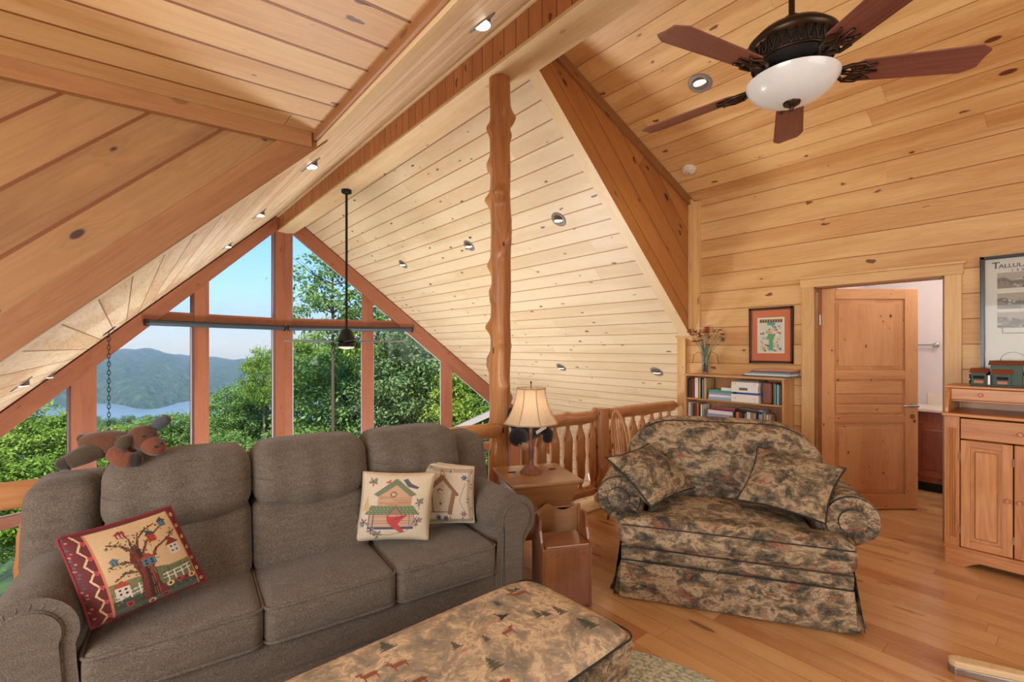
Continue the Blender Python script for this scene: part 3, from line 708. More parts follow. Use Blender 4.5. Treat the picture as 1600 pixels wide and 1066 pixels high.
def sweep_y(P, y0, y1, mat, name, parent, sg=1, shrink=None, round_=.018, seg=3, crease=0):
    """extrude closed outline P (x,z) along y with rounded ends"""
    b = MB(); n = len(P); cx = sum(p[0] for p in P)/n; cz = sum(p[1] for p in P)/n
    rows = []
    for k in range(seg+1): a = PI/2*k/seg; rows.append((y0+round_*(1-math.sin(a)), round_*(1-math.cos(PI/2-a))*0+round_*(1-math.sin(a))*0, math.cos(a)))
    ys = [(y0+round_*(1-math.sin(PI/2*k/seg)), round_*(1-math.cos(PI/2*(1-k/seg)))) for k in range(seg+1)]
    ys = [(y, ins) for y, ins in ys]
    ys.sort()
    m = 8; ys += [(y0+round_+(y1-y0-2*round_)*j/m, 0) for j in range(1, m)]
    ys += [(y1-round_*(1-math.sin(PI/2*k/seg)), round_*(1-math.cos(PI/2*(1-k/seg)))) for k in range(seg+1)]
    base = len(b.v)
    N = []
    for i in range(n):
        a = P[(i-1) % n]; c = P[(i+1) % n]; d = (c[0]-a[0], c[1]-a[1]); l = math.hypot(*d) or 1; N.append((-d[1]/l, d[0]/l))
    area = sum(P[i][0]*P[(i+1) % n][1]-P[(i+1) % n][0]*P[i][1] for i in range(n)); s_ = 1 if area < 0 else -1
    for y, ins in ys:
        for i in range(n): b.v.append((sg*(P[i][0]-s_*N[i][0]*ins), y, P[i][1]-s_*N[i][1]*ins))
    R = len(ys)
    for j in range(R-1):
        for i in range(n):
            i2 = (i+1) % n; b.f.append((base+j*n+i, base+j*n+i2, base+(j+1)*n+i2, base+(j+1)*n+i)); b.mi.append(0); b.uv.append([(0, 0)]*4)
    b.f.append(tuple(base+i for i in range(n))[::-1]); b.mi.append(0); b.uv.append([(0, 0)]*n)
    b.f.append(tuple(base+(R-1)*n+i for i in range(n))); b.mi.append(0); b.uv.append([(0, 0)]*n)
    return b.build(name, mat, parent, smooth=50)
def ring(P, y, r, mat, parent, sg=1, name='piping', closed=True):
    b = MB(); b.tube([(sg*p[0], y, p[1]) for p in P], r, 6, closed=closed); return b.build(name, mat, parent, smooth=180)
def edge_loop(hx, hy, r, n=6):
    P = []
    for cx, cy, a0 in ((hx-r, hy-r, 0), (-hx+r, hy-r, 90), (-hx+r, -hy+r, 180), (hx-r, -hy+r, 270)):
        for i in range(n+1): a = math.radians(a0+90*i/n); P.append((cx+r*math.cos(a), cy+r*math.sin(a)))
    return P

# ------------------------------------------------------------------ sofa
sofa = thing('sofa', 'long grey-brown tweed three-seat sofa with rolled arms and cushions on it', 'sofa', (.705, 2.055, 0), math.radians(-5))
b = MB(); b.rbox((0, .40, .17), (.98, .37, .13), .03, n=4); b.build('base', M['tweed'], sofa, smooth=180)
b = MB(); b.rbox((0, .05, .235), (.83, .05, .075), .03, (0, .006, 0), n=8); b.build('front_rail', M['tweed'], sofa, smooth=180)
b = MB(); b.rbox((0, .035, .09), (.99, .03, .085), .012, n=6); b.build('skirt', M['tweed'], sofa, smooth=180)
for i in (-1, 0, 1):
    w = .272
    b = MB(); b.rbox((i*.546, .275, .385), (w, .295, .085), .04, (.003, .012, .024), n=12); cu = b.build('seat_cushion', M['tweed'], sofa, smooth=180)
    for z in (.452, .318):
        b = MB(); b.tube([(i*.546+x, .275+y, z+(.010*(1-(x/w)**2) if z > .4 else 0)) for x, y in edge_loop(w+.001, .297, .05)], .006, 6, closed=True); b.build('piping', M['tweed'], cu, smooth=180)
def backshape(lean):
    return lambda p: (p.x, p.y+lean*(p.z), p.z)
for i in (-1, 0, 1):
    b = MB(); b.rbox((i*.546, .49, .61), (.272, .13, .17), .06, (.0, .035, .01), n=12, fn=backshape(.22)); b.build('lower_back_cushion', M['tweed'], sofa, smooth=180)
    sag = lambda p, i=i: (p.x, p.y+.22*p.z+.006*math.sin(p.x*40), p.z-.018*math.cos(p.x*11)*(1 if p.z < 0 else 0))
    b = MB(); b.rbox((i*.546, .525, .872), (.273, .145, .148), .085, (.0, .045, .012), n=14, fn=sag); c = b.build('upper_back_cushion', M['tweed'], sofa, smooth=180)
b = MB(); b.rbox((0, .645, .59), (1.06, .075, .36), .06, (0, .01, 0), n=8, fn=backshape(.16)); b.build('back_frame', M['tweed'], sofa, smooth=180)
for s_ in (-1, 1):
    b = MB(); b.rbox((s_*.945, .60, .75), (.125, .14, .20), .085, n=6, fn=backshape(.2)); b.build('wing', M['tweed'], sofa, smooth=180)
armP = smooth_closed(roll_profile(.945, .565, .128, .825, 1.085, 1.09, .05), 2)
pan = smooth_closed(roll_profile(.945, .565, .085, .865, 1.055, 1.06, .07), 2)
for s_ in (-1, 1):
    a = sweep_y(armP, .0, .72, M['tweed'], 'arm', sofa, s_, round_=.035)
    p = sweep_y(pan, -.012, .05, M['tweed'], 'arm_panel', a, s_, round_=.012)
    ring(pan, -.002, .006, M['tweed'], a, s_)
    b = MB()
    for k in range(13):
        q = math.radians(200-18*k); b.tube([(s_*(.945+.088*math.cos(q)), -.001, .565+.088*math.sin(q)), (s_*(.945+.106*math.cos(q+.06)), .003, .565+.106*math.sin(q+.06)), (s_*(.945+.122*math.cos(q+.08)), .020, .565+.122*math.sin(q+.08))], [.002, .005, .002], 5)
    b.build('pleat', M['tweed'], a, smooth=180)
for x in (-.95, .95):
    for y in (.07, .72):
        b = MB(); b.box((x-.03, y-.03, 0), (x+.03, y+.03, .06)); b.build('foot', M['cherry'], sofa, bevel=.006)

# ------------------------------------------------------------------ cushions on the sofa
def leaf(A, x, y, ang, l, c, w=.35):
    ca, sa = math.cos(ang), math.sin(ang); A.poly([(x, y), (x+ca*l*.5-sa*l*w*.5, y+sa*l*.5+ca*l*w*.5), (x+ca*l, y+sa*l), (x+ca*l*.5+sa*l*w*.5, y+sa*l*.5-ca*l*w*.5)], c)
def flower(A, x, y, r, c, cc, n=8):
    for k in range(n): a = 2*PI*k/n; A.circ(x+r*.62*math.cos(a), y+r*.62*math.sin(a), r*.36, c)
    A.circ(x, y, r*.45, cc)
rnd = random.Random(3)
A = Art(300, 280, (222, 192, 148)); MAR = (104, 34, 40)
A.mask(A.y > .60, (128, 132, 92)); A.mask((A.y > .60+.04*np.sin(A.x*9)) & (A.x > .55), (108, 120, 84)); A.mask(A.y > .80, (62, 76, 62)); A.mask(A.y > .9, (84, 96, 84))
for k in range(260): A.circ(rnd.random(), rnd.uniform(.62, 1), .008, rnd.choice([(92, 104, 74), (140, 140, 100), (70, 84, 66)]))
for y in (.70, .745): A.line([(.20, y+.05), (.44, y+.01)], .012, (228, 224, 214)); A.line([(.62, y-.01), (.90, y-.03)], .012, (228, 224, 214))
for x in (.24, .32, .40, .66, .73, .80, .87): A.line([(x, .68), (x, .80)], .012, (228, 224, 214))
BR = (112, 48, 38); BD = (58, 32, 36)
A.poly([(.44, .28), (.40, .40), (.44, .60), (.42, .90), (.64, .90), (.58, .74), (.56, .58), (.62, .48), (.54, .44), (.50, .26)], BR)
A.poly([(.48, .30), (.50, .55), (.48, .9), (.56, .9), (.53, .6), (.52, .3)], BD)
for k in range(9): x = .44+k*.016; A.line([(x, .36+.02*(k % 3)), (x+.01, .6), (x-.01+.02*(k-4)*.3, .89)], .005, rnd.choice([(176, 96, 70), BD, (140, 66, 50)]))
for pts, w in (([(.45, .32), (.38, .22), (.28, .18)], .03), ([(.50, .30), (.54, .20), (.64, .13), (.74, .10)], .026), ([(.52, .38), (.60, .26), (.74, .17), (.86, .10)], .026), ([(.56, .50), (.66, .36), (.80, .30), (.90, .24)], .030), ([(.43, .44), (.34, .40), (.22, .42)], .022), ([(.42, .55), (.34, .52), (.24, .58)], .022), ([(.46, .28), (.47, .18), (.44, .10)], .02)):
    A.line(pts, w, BR, w*.35)
    for _ in range(22):
        i = rnd.randrange(len(pts)-1); t = rnd.random(); x = pts[i][0]*(1-t)+pts[i+1][0]*t; y = pts[i][1]*(1-t)+pts[i+1][1]*t
        leaf(A, x+rnd.uniform(-.03, .03), y+rnd.uniform(-.035, .03), rnd.uniform(0, 6.3), .038, rnd.choice([(70, 82, 56), (98, 110, 78), (60, 68, 50)]))
def bh(x, y, w, h, roof, body, dots):
    A.poly([(x-w/2, y), (x+w/2, y), (x+w/2, y+h), (x-w/2, y+h)], body); A.poly([(x-w*.7, y), (x, y-h*.7), (x+w*.7, y)], roof)
    for i in range(2):
        for j in range(2): A.circ(x-w*.2+i*w*.4, y+h*.28+j*h*.42, w*.10, dots)
bh(.27, .66, .12, .11, (182, 78, 54), (222, 214, 200), (40, 40, 50)); bh(.55, .44, .13, .08, (176, 66, 48), (92, 122, 140), (30, 40, 60)); bh(.82, .38, .11, .12, (140, 44, 38), (220, 216, 208), (40, 40, 60))
bh(.66, .20, .08, .08, (60, 72, 84), (190, 70, 52), (60, 20, 20)); bh(.28, .36, .07, .05, (84, 112, 120), (110, 140, 140), (30, 40, 50)); bh(.82, .10, .07, .06, (62, 70, 82), (100, 130, 150), (20, 30, 40)); bh(.42, .10, .08, .045, (150, 40, 50), (160, 60, 60), (230, 200, 190))
for x, y, c in ((.66, .82, (232, 204, 150)), (.75, .81, (176, 70, 84)), (.82, .82, (150, 50, 66)), (.88, .82, (230, 200, 140)), (.94, .86, (160, 56, 70)), (.30, .88, (170, 66, 74)), (.48, .95, (226, 190, 140)), (.60, .93, (160, 60, 70))): flower(A, x, y, .036, c, (90, 30, 36))
A.mask(A.x < .175, MAR); A.mask((A.x > .155) & (A.x < .178), (206, 130, 96)); A.mask(A.x > .925, (112, 36, 44)); A.mask((A.x > .918) & (A.x < .930), (206, 130, 96)); A.mask(A.y < .02, MAR); A.mask(A.y > .975, (96, 40, 44))
A.line([(.09+(.03 if k % 2 else -.015), k/12) for k in range(13)], .016, (220, 192, 152))
for k in range(6): y = .09+k*.165; A.circ(.128, y, .013, (196, 72, 76)); A.circ(.145, y, .013, (196, 72, 76)); A.poly([(.115, y+.006), (.158, y+.006), (.136, y+.04)], (196, 72, 76)); A.circ(.136, y+.006, .006, MAR)
for k in range(26): A.circ(.02+.012*math.sin(k*2), k/26+.02, .010, rnd.choice([(60, 96, 96), (190, 120, 110), (60, 60, 90)]))
for k in range(7): flower(A, .962, .08+k*.14, .022, (232, 206, 160), (120, 50, 44), 6)
M['maroon'] = flat('maroon_cord', (132, 44, 52), .8)
pillow('throw_cushion', [(-.170, 2.190, .85), (.145, 2.335, .855), (.262, 2.275, .545), (-.085, 2.20, .515)], .06, ['art', 'maroon'], 0, A, 150, 140, 'maroon-bordered tapestry cushion of a tree hung with birdhouses, at the sofa left end', cordmat='maroon', pull=.03)
# cream cushion with a green-roofed birdhouse and a red bird
A = Art(260, 260, (214, 196, 168))
for k in range(60): A.circ(rnd.random(), rnd.random(), rnd.uniform(.01, .05), (220, 202, 172), al=.5)
A.poly([(.25, .30), (.50, .08), (.74, .30), (.74, .50), (.25, .50)], (196, 158, 122)); A.poly([(.18, .30), (.48, .06), (.50, .06), (.80, .30), (.72, .33), (.50, .15), (.25, .33)], (112, 122, 96))
for k in range(12): A.line([(.27, .33+k*.014), (.72, .33+k*.014+rnd.uniform(-.01, .01))], .004, (170, 116, 88))
A.circ(.47, .29, .045, (92, 80, 72)); A.circ(.47, .29, .030, (200, 170, 140))
A.poly([(.16, .46), (.76, .46), (.86, .60), (.08, .60)], (104, 116, 84))
for k in range(4):
    for j in range(14): A.circ(.12+j*.055+(k % 2)*.02, .48+k*.034, .017, (138, 150, 112), .010)
A.poly([(.14, .60), (.80, .60), (.78, .80), (.16, .80)], (198, 160, 130)); A.mask((A.x > .14) & (A.x < .79) & (A.y > .79) & (A.y < .825), (70, 74, 100))
for k in range(8): A.line([(.18, .63+k*.02), (.76, .63+k*.02)], .003, (160, 110, 84))
for x in (.15, .21, .73, .79): A.line([(x, .60), (x, .81)], .012, (84, 88, 100))
A.poly([(.42, .60), (.52, .47), (.62, .60)], (150, 120, 96)); A.line([(.42, .60), (.52, .47), (.62, .60)], .012, (90, 84, 70))
A.poly([(.40, .60), (.46, .63), (.70, .60), (.62, .68), (.57, .74), (.68, .87), (.62, .89), (.47, .77), (.41, .70)], (190, 66, 66)); A.line([(.50, .68), (.66, .62)], .008, (120, 30, 40))
A.poly([(.58, .08), (.64, .06), (.70, .13), (.82, .19), (.80, .22), (.66, .18)], (84, 88, 96)); A.poly([(.33, .12), (.42, .07), (.40, .13)], (190, 70, 60))
for x, y in ((.16, .12), (.08, .72), (.20, .84), (.85, .42), (.84, .70), (.30, .90)):
    for k in range(5): leaf(A, x, y, k*1.26+.3, .075, rnd.choice([(140, 110, 124), (124, 96, 116)]), .45)
    A.circ(x, y, .016, (90, 60, 80))
    for k in range(3): leaf(A, x+.02, y+.02, rnd.uniform(0, 6), .09, (118, 128, 98), .4)
A.line([(.20, .90), (.45, .92), (.70, .86), (.86, .60)], .008, (110, 90, 70)); A.poly([(.04, .55), (.10, .30), (.14, .55)], (206, 170, 120))
pillow('throw_cushion', [(.965, 2.385, .848), (1.272, 2.190, .832), (1.215, 2.165, .505), (.918, 2.375, .508)], .062, ['art', 'tancord'], 0, A, 130, 130, 'cream cushion with a green-roofed birdhouse and a red bird, in front of its neighbour', cordmat='tancord')
A = Art(240, 240, (206, 190, 164))
A.line([(.02, .06), (.5, .10), (.98, .07)], .07, (168, 150, 122)); A.line([(.95, .05), (.93, .5), (.95, .95)], .05, (170, 156, 130)); A.line([(.03, .93), (.5, .95), (.97, .95)], .05, (150, 142, 118))
for k in range(40): x, y = rnd.choice([(rnd.random(), .07), (.95, rnd.random()), (rnd.random(), .94), (.05, rnd.uniform(0, .3))]); leaf(A, x, y, rnd.uniform(0, 6.3), .07, rnd.choice([(120, 112, 92), (160, 110, 90), (96, 96, 80), (190, 176, 150)]), .4)
A.poly([(.30, .40), (.50, .24), (.66, .40), (.62, .80), (.32, .80)], (190, 176, 150)); A.poly([(.22, .44), (.49, .18), (.52, .18), (.78, .50), (.73, .53), (.51, .27), (.26, .48)], (138, 96, 76)); A.poly([(.66, .42), (.72, .50), (.63, .86), (.56, .84)], (146, 100, 78)); A.line([(.30, .42), (.31, .80)], .03, (140, 98, 76)); A.line([(.28, .80), (.62, .80)], .02, (130, 90, 70))
A.circ(.45, .45, .042, (90, 74, 56)); A.circ(.455, .46, .030, (214, 190, 140)); A.circ(.45, .66, .022, (90, 84, 70)); A.line([(.47, .22), (.49, .08), (.55, .20)], .010, (120, 90, 76))
for k in range(30): A.circ(rnd.uniform(.34, .6), rnd.uniform(.42, .78), .005, (120, 104, 84))
for x, y, c in ((.86, .20, (70, 84, 112)), (.40, .90, (60, 74, 104)), (.52, .92, (66, 76, 104)), (.84, .84, (124, 70, 92))):
    for k in range(6): leaf(A, x, y, k*1.05, .06, c, .5)
A.line([(.88, .3), (.78, .6), (.86, .8)], .008, (120, 80, 80))
pillow('throw_cushion', [(1.262, 2.43, .872), (1.533, 2.205, .818), (1.520, 2.185, .515), (1.26, 2.36, .51)], .058, ['art', 'tancord'], 0, A, 120, 120, 'cream cushion with a brown-roofed birdhouse, against the right sofa arm', cordmat='tancord')

# ------------------------------------------------------------------ toy moose on the sofa back
mo = thing('plush_moose', 'brown plush toy moose with grey-brown antlers lying on the sofa back', 'toy', (-.012, 2.64, 1.042), math.radians(-14)); mo.scale = (.92, .92, .92)
mm = lambda rx=0, ry=0, rz=0: Matrix.Rotation(rz, 4, 'Z') @ Matrix.Rotation(ry, 4, 'Y') @ Matrix.Rotation(rx, 4, 'X')
b = MB(); b.ball((-.03, .0, .045), (.12, .066, .060), mm(0, .12, 0)); b.build('body', M['plushbrown'], mo, smooth=180)
def limb(name, pts, rr, mat, par=mo):
    b = MB(); P = [Vector(p) for p in pts]; Q = []; R = []
    for i in range(len(P)-1):
        for k in range(5): t = k/5; Q.append(P[i].lerp(P[i+1], t)); R.append(rr[i]+(rr[i+1]-rr[i])*t)
    Q.append(P[-1]); R.append(rr[-1]); Q = [Q[0]-(Q[1]-Q[0]).normalized()*rr[0]*.5]+Q+[Q[-1]+(Q[-1]-Q[-2]).normalized()*rr[-1]*.5]; R = [R[0]*.5]+R+[R[-1]*.5]
    b.tube(Q, R, 12); return b.build(name, M[mat], par, smooth=180)
l1 = limb('leg', [(-.06, -.02, .03), (-.12, -.05, .005), (-.16, -.06, -.015)], [.046, .042, .034], 'plusholive'); limb('hoof', [(-.165, -.06, -.018), (-.19, -.065, -.025)], [.034, .026], 'plushdark', l1)
limb('leg', [(-.07, .03, .05), (-.12, .04, .065), (-.155, .05, .07)], [.03, .026, .02], 'plusholive')
l2 = limb('leg', [(.0, -.05, .01), (.035, -.08, -.022), (.065, -.085, -.026)], [.042, .040, .036], 'plushred'); limb('hoof', [(.07, -.085, -.026), (.092, -.085, -.026)], [.037, .030], 'plushdark', l2)
b = MB(); b.ball((.095, -.02, .062), (.066, .060, .056), mm(0, .5, 0)); b.ball((.09, -.02, .080), (.05, .05, .045)); hd = b.build('head', M['plushbrown'], mo, smooth=180)
b = MB(); b.ball((.140, -.050, .028), (.056, .046, .042), mm(0, .5, -.3)); b.build('muzzle', M['plushred'], hd, smooth=180)
b = MB(); b.ball((.176, -.078, .042), .011); b.ball((.158, -.092, .030), .008); b.ball((.108, -.074, .078), .007); b.ball((.142, -.060, .080), .007); b.build('nostril_and_eye', M['plushdark'], hd, smooth=180)
for pts in ([(.07, -.045, .075), (.04, -.07, .062), (.02, -.075, .040)], [(.12, .0, .10), (.155, .0, .125), (.185, .0, .145)]):
    a = limb('antler', pts, [.018, .030, .024], 'plushgrey' if pts[0][0] > .1 else 'plusholive', hd)
    c = pts[1]; limb('antler_point', [c, (c[0]+(.02 if pts[0][0] > .1 else -.025), c[1], c[2]+(.035 if pts[0][0] > .1 else .02))], [.016, .010], 'plushgrey' if pts[0][0] > .1 else 'plusholive', a)
b = MB(); b.ball((.055, -.048, .055), (.022, .010, .012), mm(0, .3, 0)); b.build('ear', M['plushdark'], hd, smooth=180)

# ------------------------------------------------------------------ ottoman, rug
def animals(A, seed, n, sc=1.0, band=(0, 1), asp=1.0):
    r = random.Random(seed)
    for k in range(n):
        x, y = r.uniform(.03, .97), r.uniform(*band); c = r.choice([(142, 84, 60), (128, 76, 52), (48, 44, 38)]); s_ = sc*r.uniform(.7, 1.15); d = r.choice([-1, 1])
        if c[0] < 60:   # gliding bird
            A.poly([(x-d*s_*.30, y-asp*s_*.55), (x+d*s_*.05, y-asp*s_*.1), (x+d*s_*.55, y+asp*s_*.05), (x+d*s_*.1, y+asp*s_*.18), (x-d*s_*.45, y+asp*s_*.35), (x-d*s_*.2, y)], c)
        else:
            q = lambda u, v: (x+d*u*s_, y+v*s_*asp)
            A.poly([q(-.6, -.15), q(-.3, -.28), q(.3, -.24), q(.45, -.55), q(.72, -.6), q(.85, -.42), q(.6, -.32), q(.5, .05), q(.5, .6), q(.4, .6), q(.36, .12), q(-.35, .12), q(-.42, .6), q(-.52, .6), q(-.5, .1), q(-.62, .0)], c)
            if r.random() < .5: A.line([q(.55, -.55), q(.5, -.85), q(.7, -.95)], .06*s_, c)
def pines(A, seed, n, sc, band, asp):
    r = random.Random(seed)
    for k in range(n):
        x, y = r.uniform(.02, .98), r.uniform(*band); s_ = sc*r.uniform(.6, 1.2)
        for j in range(4): A.poly([(x-s_*(.2+.13*j), y+s_*asp*(.3*j)), (x, y-s_*asp*(.45-.3*j)), (x+s_*(.2+.13*j), y+s_*asp*.3*j)], (70, 76, 62), .85)
ot = thing('ottoman', 'large woodland-tapestry ottoman in the foreground before the sofa', 'ottoman', (.74, 1.345, .012), math.radians(2))
hw, hd_ = .735, .295
def ottop(u, v):
    x = (u*2-1); y = 1-(v*2); z = .452-.055*(abs(x)**12+abs(y)**8)*.8+.012*(1-x*x)*(1-y*y)
    sx = hw*(x*(1-.015*abs(y)**6)); return (sx, hd_*y, z)
A = Art(600, 240); pines(A, 4, 16, .035, (.08, .92), 2.2); animals(A, 9, 15, .040, (.1, .9), 2.4)
b = MB(); b.grid(ottop, 300, 120); t_ = b.build('top', M['camolit'], ot, smooth=180, weld=False, colors=A.colors(300, 120))
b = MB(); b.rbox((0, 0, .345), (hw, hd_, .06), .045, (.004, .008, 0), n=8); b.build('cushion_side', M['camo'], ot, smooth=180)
b = MB(); b.tube([(x, y, .404) for x, y in edge_loop(hw+.001, hd_+.001, .05)], .004, 6, closed=True); b.build('piping', M['cord'], ot, smooth=180)
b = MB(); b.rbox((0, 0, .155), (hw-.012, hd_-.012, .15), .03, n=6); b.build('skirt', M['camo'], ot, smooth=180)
n = NT('braided_rug'); o_ = n.obj(); X, Y, Z = n.sep(o_); rad = n.math('SQRT', n.math('ADD', n.math('MULTIPLY', X, X), n.math('MULTIPLY', Y, Y)))
rn_ = n.math('FRACT', n.math('MULTIPLY', rad, 38)); vr = n.voro(o_, 60)['Distance']; cr = n.ramp(n.math('ADD', n.math('MULTIPLY', vr, .8), n.math('MULTIPLY', n.noise(o_, 30)[0], .5)), [(.3, lin((132, 146, 130))), (.6, lin((178, 188, 168))), (.8, lin((212, 212, 192)))])
n.bump(n.math('ADD', vr, n.math('ABSOLUTE', n.math('SUBTRACT', rn_, .5))), .8, .006); M['rug'] = n.fin(cr, .95)
b = MB(); b.lathe([(0, .014), (.80, .014), (.82, .008), (.82, .001), (0, .001)], (0, 0, 0), 72); r = b.build('round_rug', M['rug'], smooth=30); r.location = (1.22, 1.02, 0); tag(r, 'round pale grey-green braided rug, its edge showing right of the ottoman', 'rug')
# ------------------------------------------------------------------ wide tapestry armchair
ux = Vector((.525, -.851, 0)); ac = thing('armchair', 'wide woodland-tapestry armchair with rolled arms and a skirt, facing the room', 'armchair', (2.60, 1.265, 0), math.atan2(ux.y, ux.x))
C_ = M['camo']
b = MB(); b.rbox((0, .50, .20), (.585, .42, .165), .03, n=6); b.build('base', C_, ac, smooth=180)
A = Art(480, 180); pines(A, 6, 12, .034, (.1, .8), 2.6); animals(A, 12, 9, .036, (.15, .8), 2.6)
def front(z0, z1, y, w, bulge=.0, flare=.0):
    return lambda u, v: ((u*2-1)*(w+flare*v), y-bulge*math.sin(PI*v)-flare*v-.004*math.sin(u*23)*v, z1+(z0-z1)*v)
b = MB(); b.grid(front(.225, .318, .035, .592, .012), 120, 16); b.build('front_band', M['camoart'], ac, smooth=180, weld=False, colors=Art(120, 16).colors(120, 16))
b = MB(); b.grid(front(.012, .228, .020, .592, .0, .012), 240, 80); b.build('front_skirt', M['camoart'], ac, smooth=180, weld=False, colors=A.colors(240, 80))
b = MB(); b.tube([(x*.592, .022, .228) for x in (-1, -.5, 0, .5, 1)], .004, 6); b.build('piping', M['cord'], ac, smooth=180)
for s_ in (-1, 1):
    b = MB(); b.grid(lambda u, v: (s_*(.60+.045*v+.012*math.sin(u*PI)*v), .05+.84*u-.02*v, .33-.318*v), 30, 12); b.grid(lambda u, v: (s_*(.596+.045*v), .05+.84*u-.02*v, .33-.318*v), 30, 12); b.build('side_skirt', C_, ac, smooth=180, weld=False)
    b = MB(); b.grid(lambda u, v: (s_*(.590+.075*u*v), .022+.04*u, .225-.205*v), 6, 12); b.grid(lambda u, v: (s_*(.588+.075*u*v), .026+.04*u, .225-.205*v), 6, 12); b.build('corner_flap', C_, ac, smooth=180, weld=False)
# T cushion
def tfn(p): return (p.x, p.y, p.z)
b = MB(); b.rbox((0, .33, .405), (.455, .36, .075), .05, (0, .0, .045), n=14); b.rbox((0, .08, .402), (.60, .105, .083), .05, (.01, .012, .022), n=18); cu = b.build('seat_cushion', C_, ac, smooth=180)
for z in (.452, .325):
    b = MB(); b.tube([(x, .08-.012*(1-(x/.6)**2)-.107, z+.006*(1-(x/.6)**2)) for x in [(-.585+1.17*k/20) for k in range(21)]], .0035, 6); b.build('piping', M['cord'], cu, smooth=180)
ap = smooth_closed(roll_profile(.62, .555, .135, .475, .60, .60, .24, wf=.0), 2); ad = [(.62+.128*math.cos(k*PI/14), .555+.128*math.sin(k*PI/14)) for k in range(28)]; ai = [(.62+.066*math.cos(k*PI/14), .552+.066*math.sin(k*PI/14)) for k in range(28)]
for s_ in (-1, 1):
    a = sweep_y(ap, .155, .80, C_, 'arm', ac, s_, round_=.03)
    sweep_y(ad, .140, .20, C_, 'arm_roll_front', a, s_, round_=.03); sweep_y(ai, .130, .20, C_, 'arm_button', a, s_, round_=.018); ring(ad, .152, .005, M['cord'], a, s_); ring(ai, .140, .004, M['cord'], a, s_)
    b = MB()
    for k in range(20):
        q = 2*PI*k/20; b.tube([(s_*(.62+.072*math.cos(q)), .139, .553+.072*math.sin(q)), (s_*(.62+.098*math.cos(q+.1)), .134, .554+.098*math.sin(q+.1)), (s_*(.62+.122*math.cos(q+.15)), .145, .555+.122*math.sin(q+.15))], [.003, .007, .003], 5)
    b.build('pleat', C_, a, smooth=180)
def backfn(p):
    x, y, z = p; k = max(0.0, abs(x)/.61-.45)/.55; z2 = z-(.16*k**2.4 if z > 0 else 0)*((z)/.29)
    return (x, y+.20*z2+.05*(x/.6)**2*-1.0, z2)
b = MB(); b.rbox((0, .70, .685), (.61, .115, .305), .10, (.0, .055, .012), n=18, fn=backfn); bk = b.build('backrest', C_, ac, smooth=180)
pts = []
for k in range(41):
    a = PI*k/40; x = -.595*math.cos(a); x = max(-.595, min(.595, x*1.05)); z = .29*min(1, math.sin(a)*1.6)
    q = backfn(Vector((x, -.075, z))); pts.append((q[0], q[1]+.70, q[2]+.685+.004))
b = MB(); b.tube(pts, .004, 6); b.build('piping', M['cord'], bk, smooth=180)
pillow('throw_cushion', [(2.245, 1.845, .83), (2.80, 1.93, .83), (2.93, 1.66, .565), (2.41, 1.64, .545)], .085, ['camo', 'camo'], 0, None, 40, 36, 'woodland tapestry cushion slumped on the left arm of the armchair', pull=.10)
pillow('throw_cushion', [(3.17, 1.36, .85), (3.20, .885, .80), (2.855, .88, .565), (2.86, 1.35, .575)], .085, ['camo', 'camo'], 0, None, 40, 36, 'tapestry cushion propped against the armchair right arm', pull=.10)

# ------------------------------------------------------------------ end table
et = thing('end_table', 'brown wooden dough-box end table with a hinged lid and turned legs', 'table', (2.215, 2.44, 0), math.radians(-22.5))
W_ = M['maple']
b = MB(); b.box((-.25, -.25, .600), (.25, .25, .620), (1, 0, 0)); lid = b.build('lid', W_, et, bevel=.005)
def taper(name, z0, z1, w0, w1, par, yo=0, t=.016, shape=None):
    b = MB(); hw0, hw1 = w0/2, w1/2
    for a in range(4):
        m = Matrix.Rotation(a*PI/2, 4, 'Z'); P = [(-hw0, -hw0, z0), (hw0, -hw0, z0), (hw1, -hw1, z1), (-hw1, -hw1, z1)]; Q = [(x*(1-t/hw0), y*(1-t/hw0), z) for x, y, z in P]
        A_ = [m @ Vector(p) for p in P]; B_ = [m @ Vector(p) for p in Q]; b.poly(A_, m @ Vector((1, 0, 0))); b.poly(B_[::-1], m @ Vector((1, 0, 0)))
        for i in range(4): j = (i+1) % 4; b.poly([A_[i], B_[i], B_[j], A_[j]], m @ Vector((1, 0, 0)))
    return b.build(name, W_, par)
taper('box_body', .45, .60, .36, .46, et)
def scallop(w, h0, h1, n=24):
    P = []
    for k in range(n+1): u = k/n*2-1; P.append((u*w, h1-.030*(1-math.cos(u*PI*2))*.5*1.1+(.016*math.exp(-(u/.16)**2))))
    return [(w, h0)]+[(x, z) for x, z in reversed(P)]+[(-w, h0)]
for k in range(4):
    m = Matrix.Rotation(k*PI/2, 3, 'Z'); o_ = m @ Vector((0, -.225, 0)); b = MB(); P = scallop(.235, .255, .462) if k in (0, 2) else [(.235, .255), (.235, .44), (-.235, .44), (-.235, .255)]
    b.prism(P, 0, .014, (o_, m @ Vector((1, 0, 0)), (0, 0, 1), m @ Vector((0, 1, 0))), tuple(m @ Vector((1, 0, 0)))); b.build('tray_side', W_, et, bevel=.002)
b = MB(); b.box((-.22, -.22, .255), (.22, .22, .27)); b.box((-.21, -.21, .44), (.21, .21, .452)); b.build('shelf', W_, et)
for x in (-.20, .20):
    for y in (-.20, .20):
        b = MB(); b.lathe([(.006, 0), (.012, .01), (.016, .03), (.026, .09), (.028, .115), (.016, .135), (.024, .150), (.016, .165), (.022, .185), (.026, .20), (.026, .26)], (x, y, 0), 18); b.build('leg', W_, et, smooth=50)
for x in (-.15, .15):
    b = MB()
    for s_ in (-1, 1): b.ball((x+s_*.014, .07, .6215), (.018, .009, .002), nu=12, nv=6)
    b.tube([(x-.02, .07, .6235), (x+.02, .07, .6235)], .003, 8); b.build('hinge', M['black'], lid, smooth=180)

